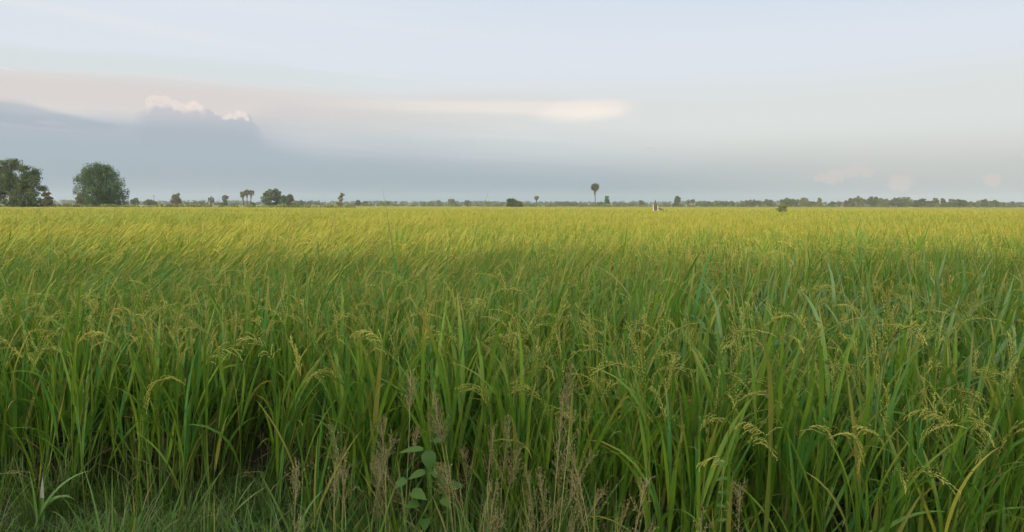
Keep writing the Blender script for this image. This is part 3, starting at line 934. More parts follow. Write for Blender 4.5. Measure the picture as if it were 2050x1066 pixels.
# --- mid and far trees, left to centre: (name, label, px, ytop, width, D, material, style)
T = [
 ('round_tree', 'small dark round bush tree first right of the feathery tree', 271, 396, 15, 330, M_t3, 'round'),
 ('round_tree', 'low pale-topped tree beside the thin pole', 300, 398, 24, 380, M_t3, 'wide'),
 ('conical_tree', 'cone-shaped brownish tree with a tuft sticking out of its top', 352, 389, 25, 300, M_t4, 'cone'),
 ('round_tree', 'flat hazy tree just right of the cone-shaped brownish tree', 384, 403, 24, 560, M_t3, 'wide'),
 ('round_tree', 'hazy low tree just left of the smallest left palm', 405, 403, 20, 560, M_t3, 'wide'),
 ('round_tree', 'hazy low tree between the small left palm and the stout palm', 437, 405, 16, 560, M_t3, 'wide'),
 ('round_tree', 'tiny hazy tree left of the triple palm group', 469, 407, 18, 600, M_t3, 'wide'),
 ('shrub', 'small olive bush at the right foot of the triple palm group', 505, 405, 14, 340, M_t5, 'round'),
 ('round_tree', 'tall dense dark tree, left one of the pair right of the triple palms', 536, 378, 22, 300, M_t1, 'round'),
 ('round_tree', 'tall dense dark tree, right one of the pair right of the triple palms', 552, 377, 20, 305, M_t1, 'round'),
 ('round_tree', 'shorter dark tree touching the tall dense pair on its right', 568, 387, 17, 300, M_t1, 'round'),
 ('round_tree', 'brown-tinged tree at the right end of the dense dark cluster', 579, 386, 15, 310, M_t4, 'round'),
 ('round_tree', 'small round tree a little right of the dense dark cluster', 600, 400, 17, 430, M_t3, 'wide'),
 ('round_tree', 'hazy bump of a tree second right of the dense dark cluster', 616, 404, 12, 620, M_t3, 'wide'),
 ('round_tree', 'hazy low tree midway between dense dark cluster and the thin sparse tree', 636, 404, 15, 620, M_t3, 'wide'),
 ('sparse_tree', 'thin sparse upright tree with see-through leaves, right of the dense cluster', 683, 386, 17, 290, M_t4, 'ragged'),
 ('round_tree', 'small pointed tree first right of the thin sparse tree', 716, 401, 15, 420, M_t3, 'cone'),
 ('round_tree', 'dark round bush second right of the thin sparse tree', 732, 403, 14, 420, M_t3, 'round'),
 ('round_tree', 'hazy round tree just left of the tallest leaning blade', 777, 403, 14, 600, M_t3, 'round'),
 ('round_tree', 'hazy flat tree just left of that round hazy tree', 763, 405, 12, 620, M_t3, 'wide'),
 ('round_tree', 'broad hazy tree at the left end of the centre tree line', 851, 404, 20, 700, M_t3, 'wide'),
 ('round_tree', 'hazy tree second from the left in the centre tree line', 866, 404, 14, 700, M_t3, 'round'),
 ('round_tree', 'peaked hazy tree near the left of the centre tree line', 878, 402, 14, 680, M_t3, 'cone'),
 ('round_tree', 'tallest flat-headed tree of the centre tree line', 904, 399, 15, 600, M_t3, 'wide'),
 ('round_tree', 'round hazy tree midway in the centre tree line', 937, 401, 17, 640, M_t3, 'round'),
 ('round_tree', 'small hazy tree behind the right-leaning tall blade', 979, 404, 12, 700, M_t3, 'round'),
 ('round_tree', 'small hazy tree just left of the dark bushy tree pair', 998, 405, 14, 700, M_t3, 'wide'),
 ('bushy_tree', 'dark domed bushy tree, left one of the dark pair near the slim palm', 1025, 397, 20, 260, M_t1, 'round'),
 ('bushy_tree', 'dark domed bushy tree with a lower crown, right one of the dark pair', 1036, 400, 16, 258, M_t1, 'round'),
 ('round_tree', 'low hazy tree between the dark bushy pair and the slim palm', 1053, 406, 16, 560, M_t3, 'wide'),
 ('shrub', 'low dull bush at the foot of the slim palm', 1068, 408, 14, 420, M_t4, 'wide'),
 ('round_tree', 'small hazy tree first right of the slim palm', 1102, 404, 10, 620, M_t3, 'wide'),
 ('round_tree', 'highest hazy tree midway between the slim palm and the tall palm', 1121, 402, 16, 600, M_t3, 'wide'),
 ('round_tree', 'hazy tree right beside the highest one between the palms', 1134, 404, 14, 600, M_t3, 'round'),
 ('round_tree', 'flat-topped hazy tree left of the tall lone palm', 1149, 404, 14, 600, M_t3, 'wide'),
 ('round_tree', 'tiny isolated hazy tree just left of the tall lone palm', 1168, 407, 8, 620, M_t3, 'round'),
 ('shrub', 'low olive bush around the foot of the tall lone palm', 1198, 405, 26, 380, M_t5, 'wide'),
 ('conical_tree', 'dark green cone-shaped tree right of the tall lone palm', 1215, 392, 17, 340, M_t2, 'cone'),
 ('round_tree', 'small hazy tree first right of the dark cone-shaped tree', 1235, 406, 14, 560, M_t3, 'wide'),
 ('round_tree', 'small pointed hazy tree second right of the dark cone-shaped tree', 1250, 405, 8, 560, M_t3, 'cone'),
 ('round_tree', 'low hazy tree third right of the dark cone-shaped tree', 1267, 406, 12, 560, M_t3, 'wide'),
 ('round_tree', 'square-looking hazy tree left of the pale stump', 1285, 402, 13, 480, M_t3, 'round'),
 ('round_tree', 'low hazy tree right of the pale stump', 1335, 407, 12, 600, M_t3, 'wide'),
 ('conical_tree', 'grey-green peaked tree right of the pale stump', 1356, 393, 19, 420, M_t3, 'cone'),
 ('round_tree', 'low hazy tree right of the two round-headed palms', 1412, 404, 26, 540, M_t3, 'wide'),
 ('round_tree', 'dark flat tree at the left end of the long right tree line', 1429, 403, 18, 520, M_t3, 'wide'),
 ('round_tree', 'small-crowned tree second from left in the long right tree line', 1449, 402, 12, 520, M_t3, 'wide'),
 ('round_tree', 'dark tree third from left in the long right tree line', 1464, 403, 14, 520, M_t3, 'round'),
 ('round_tree', 'broad hazy tree left of the field shrub, low crown', 1489, 404, 20, 530, M_t3, 'wide'),
 ('round_tree', 'broad dense tree left of the field shrub, higher crown', 1505, 401, 22, 520, M_t3, 'wide'),
 ('round_tree', 'narrow tree between the broad dense tree and the field shrub', 1524, 402, 11, 520, M_t3, 'round'),
 ('round_tree', 'round tree close behind the left of the field shrub', 1541, 399, 16, 500, M_t3, 'round'),
 ('round_tree', 'tall wide tree rising behind the right of the field shrub', 1578, 396, 22, 480, M_t3, 'wide'),
 ('round_tree', 'lower tree filling the gap right of the tall wide one behind the shrub', 1595, 402, 12, 500, M_t3, 'round'),
 ('round_tree', 'pale olive round tree right of the field shrub', 1612, 398, 18, 460, M_t5, 'round'),
 ('round_tree', 'dark low tree between two paler round trees', 1626, 402, 12, 500, M_t3, 'round'),
 ('round_tree', 'pale peaked tree just left of the low gap in the right tree line', 1640, 399, 15, 470, M_t5, 'cone'),
 ('round_tree', 'small dark tree in the low gap of the right tree line', 1667, 403, 10, 500, M_t3, 'round'),
 ('round_tree', 'dull broad tree just right of the small spiky palm', 1699, 399, 18, 470, M_t4, 'round'),
 ('round_tree', 'tallest olive tree of the right tree line, with sky gaps near its top', 1719, 394, 21, 450, M_t5, 'ragged'),
 ('round_tree', 'dense dark rounded tree right of the tallest olive one', 1747, 396, 22, 470, M_t3, 'round'),
 ('round_tree', 'lighter tree sloping down right of the dense dark rounded tree', 1768, 399, 20, 480, M_t5, 'round'),
 ('round_tree', 'low dark tree right of the sloping lighter tree', 1787, 403, 14, 500, M_t3, 'round'),
 ('round_tree', 'wide flat-topped tree, left half of the broadest crown in the right line', 1800, 396, 20, 470, M_t3, 'wide'),
 ('round_tree', 'wide olive tree, right half of the broadest crown in the right line', 1814, 396, 18, 475, M_t5, 'round'),
 ('round_tree', 'low tree just right of the broadest crown', 1831, 402, 16, 490, M_t3, 'wide'),
 ('round_tree', 'dark flat-domed tree with a pale bush at its foot', 1850, 399, 22, 470, M_t1, 'wide'),
 ('round_tree', 'leaning open-crowned tree beside the dark flat-domed one', 1872, 398, 15, 470, M_t5, 'ragged'),
 ('round_tree', 'pointed tree right of the leaning open-crowned one', 1888, 398, 14, 480, M_t3, 'cone'),
 ('round_tree', 'ragged mid-height tree left of the dark dome near the right edge', 1905, 400, 16, 490, M_t5, 'wide'),
 ('round_tree', 'dark domed tree in the right-edge stretch of the tree line', 1924, 400, 20, 490, M_t1, 'wide'),
 ('round_tree', 'low sloping tree right of that dark dome', 1942, 405, 16, 520, M_t3, 'wide'),
 ('round_tree', 'ragged pale tree before the last dark crowns at the right', 1957, 402, 14, 520, M_t5, 'round'),
 ('round_tree', 'last high rounded crown towards the right edge', 1973, 400, 15, 520, M_t3, 'round'),
 ('round_tree', 'wide dark crown next to the last high rounded one', 1989, 402, 20, 540, M_t3, 'wide'),
 ('round_tree', 'hazy low tree second from the right edge', 2008, 405, 18, 600, M_t3, 'wide'),
 ('round_tree', 'hazy low tree near the right edge', 2026, 405, 16, 620, M_t3, 'wide'),
 ('round_tree', 'hazy low tree cut by the right edge', 2045, 406, 16, 640, M_t3, 'wide'),
]
for (nm, lb, px, yt, w, D, mt, stl) in T:
    grp = None
    if px > 1400 and nm == 'round_tree': grp = 'trees of the long right tree line'
    elif 840 < px < 1000: grp = 'trees of the centre tree line'
    broad_tree(nm, lb, px, yt - (2.5 if px > 1400 else 1.0), w * (1.45 if px > 1400 else 1.3), D, mt, stl, cat=('shrub' if nm == 'shrub' else 'tree'), group=grp, dens=(0.45 if nm == 'sparse_tree' else 1.5), trunk_h=0.03, leafk=(0.9))

# palms
fan_palm('sugar_palm', 'tall lone palm with a round head of fan leaves and a bare trunk', 1192, 365, 22, 370, fans=56, bend=-0.2)
fan_palm('sugar_palm', 'slim palm with a small oval head right of the dark bushy pair', 1074, 391, 12.5, 420, fans=34)
fan_palm('sugar_palm', 'smallest left palm with a round head on a short trunk', 422, 393, 15, 330, fans=34)
fan_palm('sugar_palm', 'stout palm leafy down to the ground, right of the smallest left palm', 450, 390, 16, 330, fans=36)
broad_tree('shrub', 'dark bush filling under the stout left palm', 450, 399, 14, 328, M_t1, 'round', cat='shrub', trunk_h=0.02, dens=1.5)
fan_palm('sugar_palm', 'left palm of the triple palm group, head a little lower', 487, 382, 16, 340, 'triple palm group', fans=34, bend=-0.3)
fan_palm('sugar_palm', 'middle palm of the triple palm group', 494, 378, 16, 345, 'triple palm group', fans=34)
fan_palm('sugar_palm', 'right palm of the triple palm group', 501, 379, 16, 338, 'triple palm group', fans=34, bend=0.3)
fan_palm('sugar_palm', 'left one of the two round-headed palms right of the grey-green peaked tree', 1378, 399, 11, 440, 'two round-headed palms', fans=30)
fan_palm('sugar_palm', 'right one of the two round-headed palms right of the grey-green peaked tree', 1388, 398, 11, 445, 'two round-headed palms', fans=30)
fan_palm('sugar_palm', 'small spiky palm in the low gap of the right tree line', 1680, 402, 12, 480, fans=26)
fan_palm('sugar_palm', 'palm tuft standing above the cone-shaped brownish tree', 357, 385, 9, 305, fans=24)

# field shrub and the pale stump
broad_tree('shrub', 'fuzzy olive shrub rising alone out of the rice at mid distance', 1565, 406, 26, 58, M_shrub, 'round', cat='shrub', trunk_h=0.3, leafk=0.75, dens=1.3)
broad_tree('shrub', 'pale low bush at the foot of the dark flat-domed tree', 1849, 412, 12, 300, M_t5, 'wide', cat='shrub', trunk_h=0.02)

sx = at(1313, 400, 70)
st = empty('broken_stump', (sx[0], 70, 0)); tag(st, 'pale split stump with a dark pointed top standing in the rice', 'stump')
for (ox, h_, w_) in ((-0.22, 1.50, 0.075), (0.20, 1.42, 0.06)):
    mb = MB(); s = np.linspace(0, 1, 7)
    sweep(mb, np.stack([ox + 0.05 * np.sin(s * 4), 0 * s, -0.1 + s * h_], -1), w_ * (1.1 - 0.35 * s), 7)
    mb.build('pale_slab', M_pale, st)
mb = MB(); s = np.linspace(0, 1, 8)
sweep(mb, np.stack([-0.02 + 0.06 * s - 0.08 * s ** 2, 0.10 + 0 * s, -0.1 + s * 1.98], -1), np.array([0.20, 0.19, 0.17, 0.16, 0.16, 0.14, 0.10, 0.02]), 8)
mb.build('dark_core', M_darkwood, st)
mb = MB()
sweep(mb, np.array([[0.25, 0, 1.1], [0.55, 0.05, 0.98], [0.9, 0.05, 0.75], [1.2, 0, 0.4]]), np.array([0.05, 0.13, 0.12, 0.05]), 6)
mb.build('broken_branch', M_darkwood, st)

px_ = at(308, 391, 330)
pl = MB(); sweep(pl, np.array([[0, 0, 0], [0, 0, px_[2] * 0.5], [0, 0, px_[2]]]), np.array([0.1, 0.09, 0.07]), 6)
sweep(pl, np.array([[-0.6, 0, px_[2] * 0.93], [0, 0, px_[2] * 0.93], [0.6, 0, px_[2] * 0.93]]), np.array([0.05, 0.05, 0.05]), 4)
o = pl.build('utility_pole', M_darkwood, loc=(px_[0], 330, 0)); tag(o, 'thin dark pole rising from the low trees right of the feathery tree', 'pole')

# far wood that reads as one hazy mass behind the trees
fw_ = MB()
cs = []; rs_ = []
for D0, hbase, cnt in ((900, 5.0, 560), (1300, 7.2, 560)):
    xx = np.sort(U(-0.80 * D0, 0.80 * D0, cnt))
    hh = hbase * (0.75 + 0.45 * vnoise(xx * 0.05, xx * 0, 31) + 0.25 * rng.random(cnt))
    hh = np.where(xx > 0.25 * D0, hh * 1.1, hh)
    for q in (0.25, 0.6, 0.95):
        cs.append(np.stack([xx + rng.normal(0, 2, cnt), D0 + rng.normal(0, 12, cnt), hh * q], -1)); rs_.append(np.full(cnt, hbase * 0.5))
leafcloud(fw_, np.concatenate(cs), np.concatenate(rs_), 16, 2.4, 0.6)
o = fw_.build('distant_woods', M_t3, smooth=False); tag(o, 'low hazy far-off wood along the whole horizon', 'woods', kind='stuff')

# scrubby bank in front of the trees (dark green strip below the tree line)
sb = MB(); cs = []
xx = U(-130, -30, 420); cs.append(np.stack([xx, 145 + rng.normal(0, 4, 420), U(0.2, 1.1, 420)], -1))
xx = U(-60, 45, 320); cs.append(np.stack([xx, 300 + rng.normal(0, 6, 320), U(0.2, 1.5, 320)], -1))
xx = U(30, 300, 560); cs.append(np.stack([xx, 330 + rng.normal(0, 8, 560), U(0.2, 1.3, 560)], -1))
c_ = np.concatenate(cs)
leafcloud(sb, c_, np.full(len(c_), 0.9), 26, 0.5, 0.5)
o = sb.build('scrub_undergrowth', M_t5, smooth=False); tag(o, 'low scrub strip along the banks at the far side of the rice', 'scrub', kind='stuff')

# row of bushes on the road side behind the viewpoint; it shades the near rice
hedge_len = 46
root = empty('roadside_hedge', (-3.0, -7.0, 0)); tag(root, 'long leafy roadside hedge standing behind the viewpoint', 'hedge')
hb = MB(); nc = 1700
hx = U(-hedge_len / 2, hedge_len / 2, nc)
topz = 3.82 + 0.14 * vnoise(hx, hx * 0, 41)
hz_ = U(0.1, 1, nc) ** 0.8 * topz
leafcloud(hb, np.stack([hx, rng.normal(0, 0.5, nc), hz_ - 0.25], -1), U(0.35, 0.6, nc), 46, 0.17, 0.8)
hb.build('foliage', M_t3, root, smooth=False)
tb = MB()
bx_ = np.linspace(-hedge_len / 2, hedge_len / 2, 40)
sweep(tb, np.stack([np.stack([bx_, 0 * bx_, 0 * bx_ - 0.1], -1), np.stack([bx_ + 0.1, 0 * bx_, 0 * bx_ + 1.2], -1), np.stack([bx_ - 0.1, 0 * bx_, 0 * bx_ + 2.6], -1)], 1), np.tile([0.07, 0.05, 0.02], (40, 1)), 5)
tb.build('stem', M_bark, root)

# ------------------------------------------------------------------ individual plants of the foreground


def stem_to(mb, p0, p1, r0=0.0028, r1=0.0014, bow=(0, 0, 0), k=8, m=0):
    s = np.linspace(0, 1, k)[:, None]
    P = p0 * (1 - s) + p1 * s + np.array(bow) * (4 * s * (1 - s))
    sweep(mb, P, np.linspace(r0, r1, k), 4, m)
    return P


def rice_plant(label, px, py, D, heading, L, droop, d0=0.15, lean=0.0, nb=15, per=11, spread=0.35, ripe=False, leaves=4, fat=1.0, mat=None):
    """apex of the stem at photo pixel (px, py)"""
    tip = at(px, py, D)
    base = np.array([tip[0] - lean, D + 0.02, 0.0])
    root = empty('rice_plant', tuple(base)); tag(root, label, 'rice plant', 'rice plants with heads along the field edge')
    tl = tip - base
    mb = MB(); P = stem_to(mb, np.array([0, 0, 0.0]), tl, 0.0035, 0.0015, bow=(-lean * 0.15, 0, 0)); mb.build('stem', M_stem, root)
    for j in range(leaves):
        mb = MB(); u = 0.25 + 0.5 * j / leaves; b = P[int(u * 7)]
        a = rng.uniform(0, 6.28)
        blades(mb, b[None], np.array([a]), np.array([rng.uniform(0.08, 0.3)]), np.array([rng.uniform(0.1, 1.3)]), np.array([rng.uniform(0.34, 0.46)]), np.array([0.013]), segs=8, fold=0.3)
        mb.build('leaf', M_leaf, root)
    mb = MB(); q = min(1.0, D / 2.9); panicle(mb, tl, d0, heading, L * (0.5 + 0.5 * q), droop, nb, per, 0.0082 * q, 0.0021 * q * fat, spread)
    mb.build('panicle', [M_stem, mat or (M_grainF if ripe else M_grain)], root)
    return root


PI = math.pi
rice_plant('rice head hooked to the left with a long hanging tail over the dark gap', 378, 778, 3.15, PI, 0.26, 2.9, 0.6, ripe=True, lean=0.05)
rice_plant('upright slender rice head left of the hooked one', 352, 760, 3.2, 0.5, 0.20, 0.3, 0.02, ripe=True)
rice_plant('rice head with combed branches bending left beside the tall green leaves', 548, 730, 3.1, PI, 0.20, 1.5, 0.2, spread=0.8)
rice_plant('rice head fanning to the right just beyond the left-hooked one', 408, 735, 3.25, 0.1, 0.20, 1.9, 0.3, spread=0.6)
rice_plant('tall narrow rice head standing straight up near the centre', 848, 745, 2.95, 0.3, 0.24, 0.15, 0.0, spread=0.12, ripe=True)
rice_plant('rice head curling left above the brown seed tufts', 1062, 800, 2.85, PI, 0.15, 2.3, 0.3, spread=0.5)
rice_plant('thick upright yellow rice head behind the curling one', 1072, 780, 2.9, 0.2, 0.18, 0.1, 0.0, spread=0.13, ripe=True, fat=1.2)
rice_plant('rice head bending right above the left brown tuft', 1003, 800, 2.8, 0.0, 0.16, 2.4, 0.2, spread=0.5, ripe=True)
rice_plant('yellow hanging rice head right of the centre tufts', 1228, 830, 2.75, 0.1, 0.22, 2.6, 1.0, spread=0.12, ripe=True, fat=1.2)
rice_plant('rice head leaning left with stiff side branches, right of centre', 1180, 850, 2.7, PI, 0.16, 1.4, 0.7, spread=0.5)
rice_plant('rice head spread like a brush in the right foreground', 1540, 900, 2.15, PI * 0.9, 0.15, 1.6, 0.1, spread=1.1)
rice_plant('rice head drooping left with loose branches, low right of centre', 1462, 935, 2.15, PI, 0.13, 2.2, 0.5, spread=0.8)
rice_plant('bright yellow rice head hanging straight down in the right foreground', 1655, 880, 2.15, 0.1, 0.20, 2.9, 0.9, spread=0.10, ripe=True, fat=1.3)
rice_plant('long rice head arching to the left near the right side', 1908, 870, 2.15, PI, 0.20, 1.9, 0.25, spread=0.45, ripe=False)
rice_plant('yellow rice head opening like a fan near the right edge', 1975, 905, 2.15, PI * 0.7, 0.16, 0.8, 0.0, spread=0.7, ripe=True)
rice_plant('greyish rice head arching right above the canopy at centre', 907, 640, 3.6, 0.2, 0.20, 2.1, 0.1, spread=0.5)
rice_plant('rice head hooked to the right below the greyish arching one', 965, 700, 3.3, 0.1, 0.19, 2.7, 0.2, spread=0.3, ripe=True)
rice_plant('narrow rice head leaning left at the far left edge', 55, 735, 3.3, PI, 0.20, 0.9, 0.3, spread=0.3, ripe=True)
rice_plant('rice head nodding over beside the tall leaf at left', 208, 650, 3.7, 0.2, 0.18, 2.2, 0.1, spread=0.3, ripe=True)
rice_plant('slim nodding rice head between the hooked one and the far left edge head', 150, 700, 3.15, 0.2, 0.17, 2.0, 0.2, spread=0.2)
rice_plant('upright pale rice head above the thin seed tuft standing alone', 600, 760, 2.95, 2.6, 0.17, 0.5, 0.05, spread=0.2)
rice_plant('rice head nodding left above the tall brown seed tuft', 770, 700, 2.9, PI, 0.16, 1.9, 0.2, spread=0.3)
rice_plant('small rice head nodding right between the hanging yellow one and the brush-like one', 1400, 870, 2.4, 0.2, 0.14, 2.1, 0.2, spread=0.3)
rice_plant('stiff pale rice head pointing up right of the yellow hanging one', 1330, 800, 2.5, 0.4, 0.16, 0.5, 0.1, spread=0.25)
rice_plant('rice head drooping right just left of the bright yellow one', 1600, 880, 2.2, 0.1, 0.15, 2.6, 0.3, spread=0.2)
rice_plant('pale rice head leaning left between the bright yellow and the long arching ones', 1770, 900, 2.2, PI, 0.14, 1.2, 0.3, spread=0.3)
rice_plant('golden rice head in the sun, left of the golden pair', 731, 520, 6.6, 0.4, 0.22, 1.6, 0.1, spread=0.8, ripe=True, fat=1.8)
rice_plant('golden rice head catching the sun, right of the golden pair', 757, 516, 6.5, 2.4, 0.22, 1.2, 0.1, spread=0.8, ripe=True, fat=1.8)

# tall grass shoots standing above the crop
def tall_blade(label, px, py, D, lean, bend=0.25, w=0.010):
    tip = at(px, py, D)
    base = np.array([tip[0] - lean, D, 0.0]); L = float(np.hypot(tip[2], lean)) * 1.02
    th = math.atan2(abs(lean), tip[2]) * 0.6; L *= 1.035; w *= 1.25
    mb = MB()
    a = 0.0 if lean > 0 else PI
    root = empty('tall_grass', tuple(base)); tag(root, label, 'grass shoot', 'tall grass shoots above the crop')
    P = blades(mb, np.zeros((1, 3)), np.array([a]), np.array([th]), np.array([abs(lean) / L * 1.1]), np.array([L]), np.array([w]), segs=12, fold=0.3, twist=np.array([0.3]), sag=1.2, roll=1.1)
    mb.build('leaf', M_leaf, root)
    mb = MB(); k = 7; sweep(mb, P[0][:k] + 0.002, np.linspace(0.003, 0.002, k), 4); mb.build('stem', M_stem, root)
    mb = MB(); blades(mb, P[0][5][None], np.array([a + PI * 0.8]), np.array([0.2]), np.array([0.5]), np.array([0.4]), np.array([w * 0.8]), segs=7, fold=0.3); mb.build('leaf', M_leaf, root)


tall_blade('tall grass shoot leaning right, tip level with the thin sparse tree', 676, 398, 5.2, 0.26)
tall_blade('tall grass shoot leaning left, tip crossing the horizon', 770, 392, 5.4, -0.16)
tall_blade('upright tall grass shoot just right of the left-leaning one', 797, 416, 5.4, 0.05, w=0.008)
tall_blade('tall grass shoot with its tip against the centre tree line, leaning right', 972, 392, 7.5, 0.3)
tall_blade('tall grass shoot leaning left below the hazy trees left of the tall palm', 1113, 420, 4.6, -0.10)
tall_blade('upright thin grass shoot below the grey-green peaked tree', 1361, 425, 4.8, 0.02, w=0.008)
tall_blade('right-leaning grass shoot in the left crop below the triple palms', 525, 447, 4.6, 0.22)
tall_blade('right-leaning grass shoot below the feathery tree', 229, 418, 5.4, 0.2, w=0.008)
tall_blade('right-leaning shoot in the crop below the small round olive tree', 105, 428, 5.6, 0.3, w=0.009)
tall_blade('right-leaning grass shoot just left of centre in the sunlit crop', 904, 455, 5.0, 0.14)


# brown seeding grass tufts
def seeding(label, px, ytop, D, n=7, wid=0.10, slen=0.19, lean=0.0, mat=None):
    D -= 0.2; tip = at(px, ytop, D); H = tip[2]
    root = empty('seeding_grass', (tip[0] - lean, D, 0.05)); tag(root, label, 'seeding grass', 'brown seeding grass along the bank')
    n = max(3, int(n * 0.65)); wid *= 0.85
    for i in range(n):
        a = rng.uniform(0, 6.28); h = (H - 0.05) * (1 - rng.uniform(0, 0.5) * (i > 0))
        ti = np.array([lean + rng.normal(0, wid * 1.5), rng.normal(0, 0.04), h]); b = np.array([rng.normal(0, 0.02), rng.normal(0, 0.02), 0])
        bow = rng.normal(0, 0.022, 3)
        mb = MB(); s = np.linspace(0, 1, 8)[:, None]
        P = b * (1 - s) + ti * s + bow * (4 * s * (1 - s)); sweep(mb, P, np.linspace(0.0017, 0.0009, 8), 3)
        cu = mb.build('culm', M_culm, root)
        # airy head: branchlets with tiny spikelets
        mb = MB(); nbr = 24; T = unit(ti - P[-3])
        br = []; gs = []; gd = []
        for q in range(nbr):
            u = rng.random(); p0 = ti - T * slen * (1 - u) * 0.9
            dr = unit(T * 1.2 + rng.normal(0, 0.38, 3)); bl = slen * (0.40 - 0.22 * u)
            pts = [p0 + dr * bl * z for z in (0, 0.33, 0.66, 1.0)]; br.append(pts)
            for z in np.linspace(0.25, 1.0, 7):
                gs.append(p0 + dr * bl * z + rng.normal(0, 0.0025, 3)); gd.append(unit(dr + rng.normal(0, 0.4, 3)))
        sweep(mb, np.array(br), np.full((nbr, 4), 0.0004), 3)
        gs = np.array(gs); gd = np.array(gd); ll = 0.0065
        sweep(mb, np.stack([gs, gs + gd * ll * 0.5, gs + gd * ll], 1), np.tile([0.0003, 0.0012, 0.0002], (len(gs), 1)), 3)
        mb.build('seed_head', mat or M_seed, cu)
    mb = MB(); nl = 22
    blades(mb, np.zeros((nl, 3)) + rng.normal(0, 0.02, (nl, 3)) * np.array([1, 1, 0]), U(0, 6.28, nl), U(0.05, 0.5, nl), U(0.1, 0.9, nl), U(0.2, 0.5, nl) , U(0.005, 0.009, nl), segs=6, fold=0.2)
    mb.build('leaves', M_leaf, root)


seeding('brown airy seed tuft left of the broad-leaved weed, lowest of the left ones', 672, 880, 2.55, 6, 0.03)
seeding('tall brown seed tuft rising among the leaves left of centre', 800, 740, 2.75, 9, 0.07)
seeding('dark brown seed tuft between the tall one and the broad-leaved weed', 745, 850, 2.6, 6, 0.05)
seeding('grey-brown seed tuft standing over the broad-leaved weed', 930, 800, 2.6, 8, 0.07)
seeding('thick brown seed tuft below the rice head bending right', 1022, 845, 2.5, 12, 0.05, slen=0.2)
seeding('dense tan seed tuft leaning right, thickest of the centre tufts', 1128, 800, 2.5, 12, 0.06, slen=0.22, lean=0.05)
seeding('small tan seed tuft at the bottom right of the centre tufts', 1190, 905, 2.45, 6, 0.04)
seeding('thin seed tuft alone in the grass left of the brown ones', 598, 930, 2.5, 3, 0.015)
seeding('dark matted seed tuft beside the small-leaved climbing stem', 1472, 965, 2.2, 8, 0.04)
seeding('seed tuft low at the bottom between centre and right', 1232, 985, 2.2, 5, 0.03)
seeding('slim upright greyish seed tuft above the thick brown one', 1130, 740, 2.75, 3, 0.03, slen=0.12)


# broad-leaved weed
def heart_leaf(mb, p, d, nrm, L, Wd):
    d = unit(np.array(d, float)); nrm = unit(np.array(nrm, float)); sd = unit(np.cross(d, nrm)); nrm = np.cross(sd, d)
    s = np.linspace(0, 1, 7); w = np.array([0.35, 0.85, 1.0, 0.88, 0.62, 0.32, 0.02]) * Wd / 2
    V = []
    for i in range(7):
        c = p + d * L * s[i] - nrm * L * 0.25 * s[i] ** 2
        V += [c - sd * w[i] + nrm * w[i] * 0.22 - d * L * 0.08 * (i < 2), c, c + sd * w[i] + nrm * w[i] * 0.22 - d * L * 0.08 * (i < 2)]
    mb.add(np.array(V), grid_faces(1, 7, 3), rng.random(), None)


b = at(868, 1090, 2.5)
root = empty('broadleaf_weed', (b[0], 2.5, 0.05)); tag(root, 'low weed with broad dull green leaves among the centre seed tufts', 'weed')
mb = MB(); ws = stem_to(mb, np.zeros(3), at(862, 905, 2.5) - np.array([b[0], 2.5, 0.05]), 0.003, 0.0018); mb.build('stem', M_stem, root)
for (lpx, lpy, L, Wd, dd, nn) in ((858, 905, 0.062, 0.052, (0.1, -0.5, -0.9), (0.0, -1, 0.3)), (845, 900, 0.08, 0.03, (-1, -0.1, 0.05), (0, -0.4, 1)),
                              (850, 945, 0.06, 0.032, (-1, -0.3, -0.2), (0, -0.6, 1)), (825, 985, 0.06, 0.045, (0.8, -0.5, -0.1), (0.1, -0.7, 1)),
                              (880, 960, 0.055, 0.035, (1, -0.4, 0.0), (0, -0.6, 1)), (870, 885, 0.05, 0.025, (0.8, -0.2, 0.6), (-0.4, -0.6, 0.6)),
                              (838, 1010, 0.05, 0.035, (-0.9, -0.4, 0.1), (0, -0.5, 1)), (885, 1000, 0.045, 0.03, (0.7, -0.6, -0.3), (0.2, -0.8, 0.6)), (866, 940, 0.04, 0.03, (0.3, -0.8, -0.2), (0, -0.5, 1)),
                              (812, 960, 0.045, 0.03, (-0.6, -0.6, -0.3), (0, -0.7, 0.7)), (905, 975, 0.04, 0.028, (0.9, -0.1, 0.3), (-0.2, -0.7, 0.7)), (850, 1040, 0.05, 0.04, (0.1, -0.9, -0.2), (0, -0.4, 1))):
    p = at(lpx, lpy, 2.49) - np.array([b[0], 2.5, 0.05])
    mb = MB(); heart_leaf(mb, p, dd, nn, L, Wd)
    j = int(np.argmin(np.abs(ws[:, 2] - p[2]))); sweep(mb, np.array([ws[j], (ws[j] + p) / 2 + 0.003, p]), np.array([0.0012, 0.001, 0.001]), 3)
    mb.build('leaf', M_weed, root)

# small-leaved climbing weed at right
b = at(1412, 1080, 2.1)
root = empty('climbing_weed', (b[0], 2.1, 0.0)); tag(root, 'pale thin weed stem with paired small leaves in the lower right', 'weed')
mb = MB(); tipw = at(1448, 930, 2.12) - np.array([b[0], 2.1, 0]); ws = stem_to(mb, np.zeros(3), tipw, 0.002, 0.001, bow=(0.012, 0, 0), k=16); mb.build('stem', M_culm, root)
for i in range(5, 16):
    for sgn in (-1, 1):
        mb = MB(); heart_leaf(mb, ws[i], (sgn * 1.0, -0.2 + rng.normal(0, 0.2), rng.uniform(-0.3, 0.5)), (0, -0.6, 1), rng.uniform(0.014, 0.024), rng.uniform(0.010, 0.015)); mb.build('leaf', M_weed, root)


